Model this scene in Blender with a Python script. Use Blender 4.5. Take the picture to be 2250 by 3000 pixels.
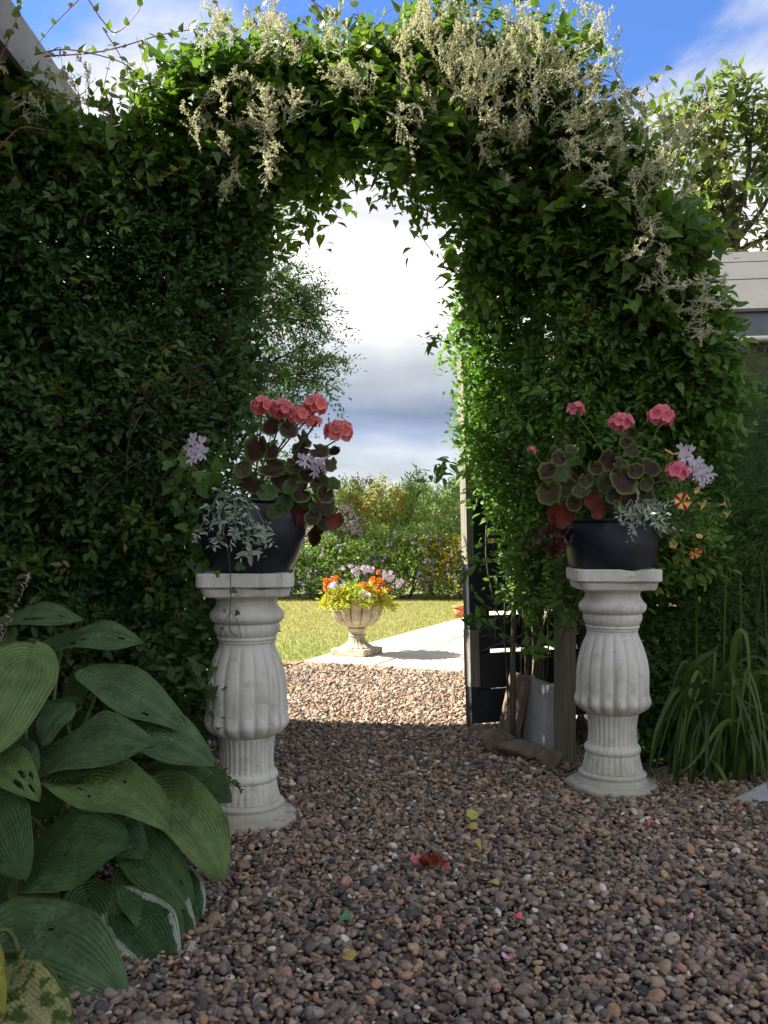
import bpy, math, random
import numpy as np
from mathutils import Vector, Matrix
random.seed(7); rng = np.random.default_rng(11)
for o in list(bpy.data.objects): bpy.data.objects.remove(o)
S = bpy.context.scene; COL = S.collection; PI = math.pi

# ---------------------------------------------------------------- camera, sky, sun, exposure
F = 2594.0; HC = 0.87; YH = 1575.0            # focal length in photo pixels, eye height, horizon row
cam = bpy.data.cameras.new('camera'); co = bpy.data.objects.new('camera', cam); COL.objects.link(co)
cam.sensor_fit = 'VERTICAL'; cam.sensor_height = 36; cam.lens = 36*F/3000; cam.shift_y = (YH-1500)/3000
cam.clip_start = .05; cam.clip_end = 900
co.location = (0, 0, HC); co.rotation_euler = (PI/2, 0, 0); S.camera = co
S.render.resolution_x = 768; S.render.resolution_y = 1024
SUN_AZ = math.atan2(-1, .10); SUN_EL = math.radians(40)
w = bpy.data.worlds.new('World'); S.world = w; w.use_nodes = True
nt = w.node_tree; nt.nodes.clear(); N = nt.nodes.new; LK = nt.links.new
def wmath(op, a, b=None, c=None, clamp=False):
    m = N('ShaderNodeMath'); m.operation = op; m.use_clamp = clamp
    for i, v in enumerate((a, b, c)):
        if v is None: continue
        if isinstance(v, (int, float)): m.inputs[i].default_value = v
        else: LK(v, m.inputs[i])
    return m.outputs[0]
tc = N('ShaderNodeTexCoord'); sp = N('ShaderNodeSeparateXYZ'); LK(tc.outputs['Generated'], sp.inputs[0])
sky = N('ShaderNodeTexSky'); sky.sky_type = 'NISHITA'; sky.sun_disc = False
sky.sun_elevation = SUN_EL; sky.sun_rotation = SUN_AZ; sky.air_density = 1.0; sky.dust_density = .35; sky.ozone_density = 3.0
den = wmath('ADD', wmath('MAXIMUM', sp.outputs[2], 0.0), .16)
cb = N('ShaderNodeCombineXYZ'); LK(wmath('DIVIDE', sp.outputs[0], den), cb.inputs[0]); LK(wmath('DIVIDE', sp.outputs[1], den), cb.inputs[1])
n1 = N('ShaderNodeTexNoise'); n1.inputs['Scale'].default_value = 1.25; n1.inputs['Detail'].default_value = 9; n1.inputs['Roughness'].default_value = .55
n1.inputs['Distortion'].default_value = .25
mp = N('ShaderNodeMapping'); mp.inputs['Location'].default_value = (12.1, 4.1, 0); LK(cb.outputs[0], mp.inputs[0]); LK(mp.outputs[0], n1.inputs['Vector'])
n2 = N('ShaderNodeTexNoise'); n2.inputs['Scale'].default_value = 3.1; n2.inputs['Detail'].default_value = 5; LK(tc.outputs['Generated'], n2.inputs['Vector'])
bias = N('ShaderNodeMapRange'); LK(sp.outputs[2], bias.inputs[0])
for i, v in ((1, .26), (2, .47), (3, .33), (4, .015)): bias.inputs[i].default_value = v
cover = N('ShaderNodeMapRange'); cover.interpolation_type = 'SMOOTHSTEP'
LK(wmath('ADD', n1.outputs[0], bias.outputs[0]), cover.inputs[0])
for i, v in ((1, .46), (2, .60), (3, 0), (4, 1)): cover.inputs[i].default_value = v
elev = wmath('ADD', sp.outputs[2], wmath('MULTIPLY', wmath('SUBTRACT', n2.outputs[0], .5), .13))
ramp = N('ShaderNodeValToRGB'); LK(elev, ramp.inputs[0]); cr = ramp.color_ramp
stops = [(0, (.50,.53,.56)), (.05, (.52,.56,.60)), (.098, (.46,.51,.57)), (.114, (.25,.30,.41)), (.133, (.20,.25,.36)), (.158, (.36,.40,.47)), (.19, (.50,.53,.57)),
         (.235, (.85,.84,.83)), (.30, (.95,.94,.92)), (.345, (.56,.57,.60)), (.40, (.60,.605,.63)), (1, (.56,.565,.58))]
cr.elements[0].position = 0; cr.elements[0].color = (*stops[0][1], 1); cr.elements[1].position = 1; cr.elements[1].color = (*stops[-1][1], 1)
for p, c in stops[1:-1]: e = cr.elements.new(p); e.color = (*c, 1)
vs = N('ShaderNodeVectorMath'); vs.operation = 'MULTIPLY'; LK(ramp.outputs[0], vs.inputs[0]); n3 = N('ShaderNodeMapRange'); LK(n1.outputs[0], n3.inputs[0])
for i, v in ((1, .33), (2, .66), (3, 2.9), (4, 4.5)): n3.inputs[i].default_value = v
LK(n3.outputs[0], vs.inputs[1])
st = N('ShaderNodeVectorMath'); st.operation = 'MULTIPLY'; LK(sky.outputs[0], st.inputs[0]); st.inputs[1].default_value = (.34, .46, .66)
mx = N('ShaderNodeMix'); mx.data_type = 'RGBA'; LK(cover.outputs[0], mx.inputs[0]); LK(st.outputs[0], mx.inputs[6]); LK(vs.outputs[0], mx.inputs[7])
bg = N('ShaderNodeBackground'); LK(mx.outputs[2], bg.inputs[0]); bg.inputs[1].default_value = .085
wo = N('ShaderNodeOutputWorld'); LK(bg.outputs[0], wo.inputs[0])
sl = bpy.data.lights.new('sun', 'SUN'); sl.energy = 3.5; sl.angle = math.radians(.6); sl.color = (1, .93, .82)
so = bpy.data.objects.new('sun', sl); COL.objects.link(so); so.location = (-6, 2, 8)
sd = Vector((math.sin(SUN_AZ)*math.cos(SUN_EL), math.cos(SUN_AZ)*math.cos(SUN_EL), math.sin(SUN_EL)))
so.rotation_euler = sd.to_track_quat('Z', 'Y').to_euler()
S.view_settings.view_transform = 'Standard'; S.view_settings.look = 'None'
S.view_settings.exposure = 2.32; S.view_settings.gamma = 1; S.view_settings.use_curve_mapping = False

# ---------------------------------------------------------------- helpers
def P(px, py, Y):            # a point of the place, read off the photograph at a known distance
    return Vector(((px-1125)/F*Y, Y, HC+(YH-py)/F*Y))
def G(px, py):               # a point on the ground
    Y = F*HC/(py-YH); return Vector(((px-1125)/F*Y, Y, 0))
WM = {}
def tag(o, label=None, cat=None, group=None, kind=None):
    if label: o['label'] = label
    if cat: o['category'] = cat
    if group: o['group'] = group
    if kind: o['kind'] = kind
    return o
def thing(name, label, cat, loc, group=None):
    o = bpy.data.objects.new(name, None); COL.objects.link(o); o.empty_display_size = .1
    o.location = loc; WM[o.name] = Matrix.Translation(loc); return tag(o, label, cat, group)
def link(o, parent, world=None):
    world = world or Matrix.Identity(4)
    COL.objects.link(o)
    if parent is not None:
        o.parent = parent; o.matrix_parent_inverse = WM[parent.name].inverted()
    o.matrix_basis = world
    WM[o.name] = world.copy(); return o
def mesh(name, V, Fc, mat, smooth=True, uv=None, rnd=None):
    V = np.asarray(V, dtype=np.float32).reshape(-1, 3); me = bpy.data.meshes.new(name)
    if isinstance(Fc, np.ndarray):
        n, k = Fc.shape; me.vertices.add(len(V)); me.vertices.foreach_set('co', V.ravel())
        me.loops.add(n*k); me.loops.foreach_set('vertex_index', Fc.astype(np.int32).ravel())
        me.polygons.add(n); me.polygons.foreach_set('loop_start', np.arange(0, n*k, k, dtype=np.int32))
        me.update(calc_edges=True)
    else:
        me.from_pydata([tuple(v) for v in V.tolist()], [], Fc)
    me.polygons.foreach_set('use_smooth', np.full(len(me.polygons), smooth))
    if uv is not None:
        l = me.uv_layers.new(name='UVMap'); idx = np.empty(len(me.loops), dtype=np.int32); me.loops.foreach_get('vertex_index', idx)
        l.data.foreach_set('uv', np.asarray(uv, dtype=np.float32)[idx].ravel())
    if rnd is not None:
        a = me.attributes.new('rnd', 'FLOAT', 'FACE'); a.data.foreach_set('value', np.asarray(rnd, dtype=np.float32))
    me.materials.append(mat); me.update(); return me
def obj(name, V, Fc, mat, parent=None, smooth=True, uv=None, rnd=None):
    V = np.asarray(V, dtype=np.float32).reshape(-1, 3)
    if parent is None:
        lo = V.min(0); hi = V.max(0); c = np.array([(lo[0]+hi[0])/2, (lo[1]+hi[1])/2, lo[2]])
        me = mesh(name, V-c, Fc, mat, smooth, uv, rnd)
        return link(bpy.data.objects.new(name, me), None, Matrix.Translation(Vector(c.tolist())))
    Wi = WM[parent.name] if parent.type == 'MESH' else Matrix.Identity(4)
    return link(bpy.data.objects.new(name, mesh(name, V, Fc, mat, smooth, uv, rnd)), parent)
def inst(name, me, parent, M, label=None):
    o = link(bpy.data.objects.new(name, me), parent, M)
    if label: o['label'] = label
    return o
def frame(d, n, loc, s=1, sy=None):
    d = Vector(d).normalized(); n = Vector(n); y = n.cross(d)
    if y.length < 1e-4: y = Vector((0, 0, 1)).cross(d)
    if y.length < 1e-4: y = Vector((1, 0, 0)).cross(d)
    y.normalize(); z = d.cross(y)
    sy = s if sy is None else sy
    M = Matrix(((d.x*s, y.x*sy, z.x*s, loc[0]), (d.y*s, y.y*sy, z.y*s, loc[1]), (d.z*s, y.z*sy, z.z*s, loc[2]), (0, 0, 0, 1)))
    return M
class B:                       # collects vertices and faces
    def __init__(s): s.v = []; s.f = []
    def add(s, V, Fc):
        k = len(s.v); s.v += [tuple(x) for x in V]; s.f += [tuple(i+k for i in q) for q in Fc]; return s
    def box(s, lo, hi, M=None, bev=0):
        b = bev
        if b <= 0:
            V = [Vector((x, y, z)) for x in (lo[0], hi[0]) for y in (lo[1], hi[1]) for z in (lo[2], hi[2])]
            Fc = [(0,1,3,2), (4,6,7,5), (0,4,5,1), (2,3,7,6), (0,2,6,4), (1,5,7,3)]
        else:
            V = []; idx = {}
            L = (lo, hi)
            for a in (0, 1):
                for c in (0, 1):
                    for e in (0, 1):
                        for ax in range(3):
                            p = [L[a][0], L[c][1], L[e][2]]
                            for k, sgn in enumerate((a, c, e)):
                                if k != ax: p[k] += b*(1-2*sgn)
                            idx[(a, c, e, ax)] = len(V); V.append(Vector(p))
            Fc = []
            for ax in range(3):
                o1, o2 = [k for k in range(3) if k != ax]
                for sd_ in (0, 1):
                    q = []
                    for (u, v) in ((0,0), (1,0), (1,1), (0,1)):
                        t = [0,0,0]; t[ax] = sd_; t[o1] = u; t[o2] = v; q.append(idx[(*t, ax)])
                    if (sd_ == 0) != (ax == 1): q.reverse()
                    Fc.append(tuple(q))
            for ax in range(3):       # edges along ax
                o1, o2 = [k for k in range(3) if k != ax]
                for u in (0, 1):
                    for v in (0, 1):
                        t0 = [0,0,0]; t0[o1] = u; t0[o2] = v; t1 = list(t0); t1[ax] = 1
                        Fc.append((idx[(*t0, o1)], idx[(*t1, o1)], idx[(*t1, o2)], idx[(*t0, o2)]))
            for a in (0, 1):
                for c in (0, 1):
                    for e in (0, 1): Fc.append((idx[(a,c,e,0)], idx[(a,c,e,1)], idx[(a,c,e,2)]))
        if M is not None: V = [M @ p for p in V]
        return s.add(V, Fc)
    def tube(s, pts, rad, n=6, cap=True):
        pts = [Vector(p) for p in pts]; m = len(pts)
        if isinstance(rad, (int, float)): rad = [rad]*m
        k = len(s.v); ref = Vector((.3, .5, .81)).normalized()
        for i, p in enumerate(pts):
            t = (pts[min(i+1, m-1)]-pts[max(i-1, 0)]).normalized()
            a = t.cross(ref)
            if a.length < .05: a = t.cross(Vector((1, 0, 0)))
            a.normalize(); b_ = t.cross(a)
            for j in range(n):
                th = 2*PI*j/n; s.v.append(tuple(p+a*math.cos(th)*rad[i]+b_*math.sin(th)*rad[i]))
        for i in range(m-1):
            for j in range(n):
                j2 = (j+1) % n; s.f.append((k+i*n+j, k+i*n+j2, k+(i+1)*n+j2, k+(i+1)*n+j))
        if cap: s.f.append(tuple(k+j for j in reversed(range(n)))); s.f.append(tuple(k+(m-1)*n+j for j in range(n)))
        return s
    def lathe(s, prof, n, c=(0, 0, 0), fn=None, cap=True):     # prof: (r, z) bottom to top; fn(theta, z, r)->r
        k = len(s.v); m = len(prof)
        for (r, z) in prof:
            for j in range(n):
                th = 2*PI*j/n; rr = fn(th, z, r) if fn else r
                s.v.append((c[0]+rr*math.cos(th), c[1]+rr*math.sin(th), c[2]+z))
        for i in range(m-1):
            for j in range(n):
                j2 = (j+1) % n; s.f.append((k+i*n+j, k+i*n+j2, k+(i+1)*n+j2, k+(i+1)*n+j))
        if cap: s.f.append(tuple(k+j for j in reversed(range(n)))); s.f.append(tuple(k+(m-1)*n+j for j in range(n)))
        return s
    def put(s, name, mat, parent=None, smooth=True): return obj(name, s.v, s.f, mat, parent, smooth)
def curve(pts, n=8):           # Catmull-Rom through the points
    pts = [Vector(p) for p in pts]; out = []
    q = [pts[0]*2-pts[1]]+pts+[pts[-1]*2-pts[-2]]
    for i in range(1, len(q)-2):
        for k in range(n):
            t = k/n; a, b, c, d = q[i-1:i+3]
            out.append(.5*((2*b)+(c-a)*t+(2*a-5*b+4*c-d)*t*t+(3*b-a-3*c+d)*t**3))
    return out+[pts[-1]]
def unit(a): return a/np.maximum(np.linalg.norm(a, axis=-1, keepdims=True), 1e-6)
def wob(x, y, z, f=1., seed=0):   # cheap smooth noise in -1..1
    r = np.random.default_rng(seed); o = 0; tot = 0
    for k in range(6):
        a = r.normal(size=3); a /= np.linalg.norm(a); fr = f*(1+.55*k); am = 1/(1+.4*k)
        o = o+am*np.sin(fr*(a[0]*x+a[1]*y+a[2]*z)*2*PI+r.uniform(0, 6)); tot += am
    return o/tot*1.5
def inpoly(x, y, poly):
    p = np.asarray(poly); r = np.zeros(len(x), bool); j = len(p)-1
    for i in range(len(p)):
        xi, yi = p[i]; xj, yj = p[j]
        c = ((yi > y) != (yj > y)) & (x < (xj-xi)*(y-yi)/(yj-yi+1e-12)+xi); r ^= c; j = i
    return r
# leaf shapes: x along the leaf, y across, z the fold
LEAF = (np.array([(0,0,0), (.28,.24,.05), (.28,-.24,.05), (.33,0,0), (.66,.2,.02), (.66,-.2,.02), (.68,0,-.03), (1,0,-.13)]),
        np.array([(0,3,1), (0,2,3), (3,4,1), (3,6,4), (3,2,5), (3,5,6), (6,7,4), (6,5,7)]))
HEART = (np.array([(0,0,0), (-.1,.2,.02), (-.1,-.2,.02), (.12,.38,.07), (.12,-.38,.07), (.4,.33,.06), (.4,-.33,.06), (.4,0,0), (.72,.15,.0), (.72,-.15,.0), (1.05,0,-.14)]),
         np.array([(0,3,1), (0,2,4), (0,7,5), (0,5,3), (0,6,7), (0,4,6), (7,8,5), (7,6,9), (7,10,8), (7,9,10)]))
SLIM = (np.array([(0,0,0), (.4,.12,.02), (.4,-.12,.02), (.45,0,-.01), (1,0,-.1)]), np.array([(0,3,1), (0,2,3), (3,4,1), (3,2,4)]))
DIA = (np.array([(0,0,0), (.5,.3,.05), (.5,-.3,.05), (1,0,-.05)]), np.array([(0,2,1), (1,2,3)]))
NEED = (np.array([(0,.03,0), (0,-.03,0), (1,0,0)]), np.array([(0,1,2)]))
SLIM2 = (SLIM[0]*np.array([1, 1.5, 1]), SLIM[1])
def cloud(name, pos, d, n, size, tmpl, mat, parent, rn=None, kind='stuff'):
    T, Fc = tmpl; m = len(pos)
    d = unit(d); y = unit(np.cross(n, d)); z = np.cross(d, y)
    s = np.asarray(size).reshape(-1, 1, 1)
    V = pos[:, None, :]+s*(T[None, :, 0, None]*d[:, None, :]+T[None, :, 1, None]*y[:, None, :]+T[None, :, 2, None]*z[:, None, :])
    FF = (Fc[None]+(np.arange(m)*len(T))[:, None, None]).reshape(-1, 3)
    if rn is None: rn = rng.random(m)
    o = obj(name, V.reshape(-1, 3), FF, mat, parent, True, None, np.repeat(rn, len(Fc)))
    if kind: o['kind'] = kind
    return o
def sprays(org, sdir, k, slen, lsize, droop=.3, upn=(0, -.45, .9), jit=.45):
    """leaves set in pairs along short shoots; returns pos, dir, normal, size, rnd"""
    m = len(org); sdir = unit(sdir)
    t = (np.arange(k)+.5)/k; side = np.where(np.arange(k) % 2 == 0, 1., -1.)
    L = slen*(.6+.8*rng.random(m))
    perp = unit(np.cross(sdir, rng.normal(size=(m, 3))+np.array([0, -.3, 1.])*1.5))
    pos = org[:, None, :]+sdir[:, None, :]*(L[:, None]*t)[:, :, None]
    pos[:, :, 2] -= (droop*L[:, None]*t**2)
    pos = pos+rng.normal(size=pos.shape)*.004
    d = sdir[:, None, :]*.55+perp[:, None, :]*side[None, :, None]*.9+rng.normal(size=(m, k, 3))*.28; d[:, :, 2] -= droop*.6
    d[:, -1] = sdir+rng.normal(size=(m, 3))*.2
    n = np.broadcast_to(np.array(upn), (m, k, 3))+rng.normal(size=(m, k, 3))*jit
    s = lsize*(.6+.7*rng.random((m, k)))*(1.05-.35*np.abs(t-.45))[None]
    rn = np.clip(rng.random((m, 1))*.75+rng.random((m, k))*.35, 0, 1)
    return pos.reshape(-1, 3), d.reshape(-1, 3), n.reshape(-1, 3), s.ravel(), rn.ravel()
def leaf_parts(name, k, pos, d, n, size, tmpl, mat, parent, score):
    """the k leaves that show largest become parts of their own; returns the mask of the others"""
    idx = np.argsort(-score)[:k]; me = mesh(name, tmpl[0], tmpl[1], mat)
    for i in idx: inst(name, me, parent, frame(d[i], n[i], pos[i], float(size[i])))
    keep = np.ones(len(pos), bool); keep[idx] = False; return keep

# ---------------------------------------------------------------- materials
def M_(name):
    m = bpy.data.materials.new(name); m.use_nodes = True; n = m.node_tree; n.nodes.clear(); return m, n
def ramp_(n, fac, cols):
    r = n.nodes.new('ShaderNodeValToRGB'); n.links.new(fac, r.inputs[0]); e = r.color_ramp.elements
    e[0].position = cols[0][0]; e[0].color = (*cols[0][1], 1); e[1].position = cols[-1][0]; e[1].color = (*cols[-1][1], 1)
    for p, c in cols[1:-1]: q = e.new(p); q.color = (*c, 1)
    return r.outputs[0]
def noise_(n, sc, det=5, rough=.55, vec=None, obj=True):
    t = n.nodes.new('ShaderNodeTexNoise'); t.inputs['Scale'].default_value = sc; t.inputs['Detail'].default_value = det; t.inputs['Roughness'].default_value = rough
    if vec is None: c = n.nodes.new('ShaderNodeTexCoord'); vec = c.outputs['Object']
    n.links.new(vec, t.inputs['Vector']); return t.outputs[0]
def mixc(n, fac, a, b, mode='MIX'):
    m = n.nodes.new('ShaderNodeMix'); m.data_type = 'RGBA'; m.blend_type = mode
    for i, v in ((0, fac), (6, a), (7, b)):
        if isinstance(v, (int, float)): m.inputs[i].default_value = v
        elif isinstance(v, tuple): m.inputs[i].default_value = (*v, 1)
        else: n.links.new(v, m.inputs[i])
    return m.outputs[2]
def mth(n, op, a, b=0., clamp=False):
    m = n.nodes.new('ShaderNodeMath'); m.operation = op; m.use_clamp = clamp
    for i, v in enumerate((a, b)):
        if isinstance(v, (int, float)): m.inputs[i].default_value = v
        else: n.links.new(v, m.inputs[i])
    return m.outputs[0]
def fin(m, n, col, rough=.6, bump=None, bstr=.3, bdist=.01, trans=0, spec=.5, tcol=None):
    p = n.nodes.new('ShaderNodeBsdfPrincipled'); o = n.nodes.new('ShaderNodeOutputMaterial')
    if isinstance(col, tuple): p.inputs['Base Color'].default_value = (*col, 1)
    else: n.links.new(col, p.inputs['Base Color'])
    if isinstance(rough, (int, float)): p.inputs['Roughness'].default_value = rough
    else: n.links.new(rough, p.inputs['Roughness'])
    p.inputs['Specular IOR Level'].default_value = spec
    if bump is not None:
        b = n.nodes.new('ShaderNodeBump'); b.inputs['Strength'].default_value = bstr; b.inputs['Distance'].default_value = bdist
        n.links.new(bump, b.inputs['Height']); n.links.new(b.outputs[0], p.inputs['Normal'])
    if trans:
        t = n.nodes.new('ShaderNodeBsdfTranslucent'); x = n.nodes.new('ShaderNodeMixShader'); x.inputs[0].default_value = trans
        c = mixc(n, 1., col, tcol or (1.08, 1.22, .42), 'MULTIPLY'); g = mixc(n, .0, c, c)
        n.links.new(c, t.inputs[0]); n.links.new(p.outputs[0], x.inputs[1]); n.links.new(t.outputs[0], x.inputs[2]); n.links.new(x.outputs[0], o.inputs[0])
    else: n.links.new(p.outputs[0], o.inputs[0])
    return m
GAIN = {'hedge_leaf': 1.85, 'vine_leaf': 1.85, 'honeysuckle_leaf': 2.05, 'feather_leaf': 2.0, 'far_leaf': 1.8, 'far_dark_leaf': 1.8, 'far_mid_leaf': 2.0, 'far_yellow_leaf': 1.35, 'ash_leaf': 1.6, 'cherry_leaf': 1.35, 'strap_leaf': 1.1, 'silver_leaf': 1.15}
GREENS = ('hedge_leaf', 'vine_leaf', 'honeysuckle_leaf', 'ash_leaf', 'feather_leaf', 'fresh_green_leaf', 'vine_leaf_young', 'far_mid_leaf', 'far_leaf')
def leafmat(name, cols, trans=.35, rough=.45, tcol=None, spec=.35):
    m, n = M_(name); a = n.nodes.new('ShaderNodeAttribute'); a.attribute_name = 'rnd'
    oi = n.nodes.new('ShaderNodeObjectInfo'); f = mth(n, 'FRACT', mth(n, 'ADD', a.outputs['Fac'], mth(n, 'MULTIPLY', oi.outputs['Random'], .97)))
    # whole clouds keep their spread: use the face value unless it is missing
    hit = mth(n, 'GREATER_THAN', a.outputs['Fac'], .0001); f2 = n.nodes.new('ShaderNodeMix'); n.links.new(hit, f2.inputs[0])
    n.links.new(oi.outputs['Random'], f2.inputs[2]); n.links.new(a.outputs['Fac'], f2.inputs[3])
    gain = GAIN.get(name, 1.); hu = (1.06, .99, .95) if name in GREENS else (1, 1, 1); cols = [tuple(min(.9, v*gain*h_) for v, h_ in zip(q_, hu)) for q_ in cols]; k = len(cols); c = ramp_(n, f2.outputs[0], [(i/(k-1), x) for i, x in enumerate(cols)])
    v = noise_(n, 60, 3); c = mixc(n, v, mixc(n, 1., c, (.75,.78,.75), 'MULTIPLY'), mixc(n, 1., c, (1.2,1.2,1.15), 'MULTIPLY'))
    return fin(m, n, c, rough, trans=trans, spec=spec, tcol=tcol)
def plain(name, a, b, sc=20, rough=.6, bstr=.0, bdist=.005, spec=.5, bsc=None, trans=0, tcol=None):
    m, n = M_(name); f = noise_(n, sc, 7, .6); c = ramp_(n, f, [(.3, a), (.7, b)])
    bm = noise_(n, bsc or sc*3, 6) if bstr else None
    return fin(m, n, c, rough, bm, bstr, bdist, spec=spec, trans=trans, tcol=tcol)
MAT = {}
MAT['hedge'] = leafmat('hedge_leaf', [(.018,.042,.020), (.028,.064,.024), (.045,.088,.026), (.036,.066,.030), (.090,.13,.032)], .28, .55, None, .25)
MAT['hedge_yel'] = leafmat('hedge_leaf_young', [(.09,.15,.03), (.14,.19,.04), (.20,.21,.05)], .35)
MAT['vine'] = leafmat('vine_leaf', [(.034,.072,.020), (.052,.105,.022), (.080,.14,.025), (.045,.090,.035), (.13,.17,.03)], .38, .42)
MAT['right'] = leafmat('honeysuckle_leaf', [(.035,.080,.028), (.055,.120,.026), (.085,.155,.03), (.06,.12,.04), (.14,.19,.04)], .42, .42)
MAT['feather'] = leafmat('feather_leaf', [(.03,.075,.02), (.05,.11,.025), (.07,.13,.03)], .3, .6)
MAT['cherry'] = leafmat('cherry_leaf', [(.07,.12,.03), (.11,.16,.045), (.16,.19,.06), (.20,.20,.08)], .4, .42)
MAT['ash'] = leafmat('ash_leaf', [(.035,.07,.025), (.05,.095,.03), (.075,.12,.04)], .35)
MAT['far'] = leafmat('far_leaf', [(.08,.14,.035), (.12,.19,.045), (.16,.21,.06)], .35)
MAT['far_dark'] = leafmat('far_dark_leaf', [(.03,.065,.02), (.05,.09,.03), (.075,.12,.035)], .3)
MAT['far_mid'] = leafmat('far_mid_leaf', [(.05,.10,.025), (.085,.15,.035), (.13,.17,.04)], .35)
MAT['far_yel'] = leafmat('far_yellow_leaf', [(.14,.17,.03), (.22,.22,.04), (.30,.22,.05)], .35)
MAT['willow'] = leafmat('willow_leaf', [(.13,.17,.06), (.18,.22,.08), (.23,.26,.11)], .35)
MAT['lime'] = leafmat('lime_leaf', [(.30,.36,.03), (.45,.45,.03), (.55,.40,.03)], .4)
MAT['cream'] = leafmat('cream_floret', [(.60,.60,.38), (.72,.70,.50), (.80,.78,.62), (.50,.42,.26), (.70,.70,.52)], .35, .7, (1, 1, .9))
MAT['purple'] = leafmat('purple_petal', [(.22,.14,.50), (.35,.22,.62), (.5,.4,.7)], .3, .6, (1, .9, 1))
MAT['pinkhaze'] = leafmat('pale_pink_petal', [(.50,.34,.36), (.65,.48,.50), (.72,.62,.60)], .3, .6, (1, .95, .95))
MAT['rust'] = leafmat('rust_petal', [(.40,.12,.05), (.50,.20,.09)], .2, .7, (1, .9, .8))
MAT['lilac'] = leafmat('lilac_petal', [(.68,.52,.70), (.75,.62,.78), (.80,.74,.82)], .35, .6, (1, .95, 1))
MAT['white_pet'] = leafmat('white_petal', [(.75,.72,.78), (.82,.80,.84)], .35, .6, (1, 1, 1))
MAT['orange'] = leafmat('orange_petal', [(.75,.20,.02), (.85,.28,.02)], .25, .6, (1, .8, .5))
MAT['silver'] = leafmat('silver_leaf', [(.22,.26,.19), (.30,.34,.26), (.38,.41,.32)], .12, .8, (1, 1, .9))
MAT['fresh'] = leafmat('fresh_green_leaf', [(.05,.12,.025), (.08,.17,.03), (.12,.22,.05)], .35)
MAT['burg'] = leafmat('burgundy_leaf', [(.07,.015,.02), (.12,.03,.03), (.05,.03,.02)], .3, .5, (1, .6, .5))
MAT['grass'] = leafmat('lawn_blade', [(.15,.21,.035), (.22,.24,.05), (.29,.26,.08), (.12,.24,.025)], .3, .6)
MAT['blade'] = leafmat('strap_leaf', [(.025,.05,.010), (.06,.105,.018), (.13,.18,.035)], .35, .4)
MAT['stem_red'] = plain('red_stem', (.28,.07,.07), (.38,.14,.12), 30, .5)
MAT['stem_brown'] = plain('brown_twig', (.06,.045,.03), (.14,.11,.08), 30, .8)
MAT['stem_green'] = plain('green_stem', (.07,.12,.03), (.13,.17,.05), 30, .5)
MAT['bark'] = plain('bark', (.05,.035,.03), (.12,.09,.07), 18, .9, .5, .02)
MAT['soil'] = plain('soil', (.025,.018,.013), (.06,.045,.035), 25, .95, .8, .02)
# white masonry paint over rough concrete
m, n = M_('painted_concrete'); f = noise_(n, 9, 9, .6); c = ramp_(n, f, [(.28, (.48,.46,.38)), (.42, (.68,.665,.58)), (.7, (.76,.745,.67))])
g = noise_(n, 70, 6, .7); c = mixc(n, ramp_(n, g, [(.60, (0,0,0)), (.70, (1,1,1))]), c, (.36,.33,.26)); 
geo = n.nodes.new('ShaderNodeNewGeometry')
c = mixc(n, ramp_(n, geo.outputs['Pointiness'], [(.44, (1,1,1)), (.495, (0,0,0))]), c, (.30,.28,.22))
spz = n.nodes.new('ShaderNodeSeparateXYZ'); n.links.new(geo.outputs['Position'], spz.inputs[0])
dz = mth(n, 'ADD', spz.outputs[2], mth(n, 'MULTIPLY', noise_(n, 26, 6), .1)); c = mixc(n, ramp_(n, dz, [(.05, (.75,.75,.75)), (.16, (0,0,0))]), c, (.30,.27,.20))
vo = n.nodes.new('ShaderNodeTexVoronoi'); vo.inputs['Scale'].default_value = 130; tcn = n.nodes.new('ShaderNodeTexCoord'); n.links.new(tcn.outputs['Object'], vo.inputs['Vector'])
pit = ramp_(n, vo.outputs['Distance'], [(.12, (0,0,0)), (.22, (1,1,1))]); bm = mth(n, 'ADD', mth(n, 'MULTIPLY', pit, .6), noise_(n, 120, 8, .7))
stk = n.nodes.new('ShaderNodeMapping'); n.links.new(tcn.outputs['Object'], stk.inputs[0]); stk.inputs['Scale'].default_value = (28, 28, 2.2)
c = mixc(n, ramp_(n, noise_(n, 1., 6, .65, stk.outputs[0]), [(.56, (0,0,0)), (.74, (.55,.55,.55))]), c, (.33,.32,.22))
c = mixc(n, ramp_(n, noise_(n, 17, 8, .7), [(.55, (0,0,0)), (.66, (.6,.6,.6))]), c, (.42,.41,.33))
MAT['paint'] = fin(m, n, c, .75, bm, .45, .004, spec=.3)
m, n = M_('glazed_pot'); f = noise_(n, 7, 5); c = ramp_(n, f, [(.35, (.006,.009,.016)), (.62, (.012,.017,.028)), (.70, (.035,.045,.06))])
MAT['pot'] = fin(m, n, c, ramp_(n, noise_(n, 14, 4), [(.3, (.32,.32,.32)), (.7, (.55,.55,.55))]), noise_(n, 9, 3), .12, .01, spec=.5)
m, n = M_('weathered_stone'); f = noise_(n, 22, 9, .65); c = ramp_(n, f, [(.3, (.22,.19,.14)), (.5, (.42,.38,.30)), (.72, (.58,.54,.44))])
geo = n.nodes.new('ShaderNodeNewGeometry'); c = mixc(n, ramp_(n, geo.outputs['Pointiness'], [(.45, (1,1,1)), (.5, (0,0,0))]), c, (.14,.12,.09))
MAT['stone'] = fin(m, n, c, .9, noise_(n, 90, 6, .7), .5, .006, spec=.2)
MAT['slab_paint'] = plain('riven_slab', (.50,.43,.32), (.64,.56,.43), 5, .85, .35, .008, .25, 22)
MAT['slab_grey'] = plain('grey_slab', (.30,.30,.285), (.46,.46,.44), 11, .9, .35, .004, .25, 60)
MAT['rock'] = plain('rock', (.11,.085,.06), (.27,.21,.16), 14, .9, .6, .01, .25, 40)
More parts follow.
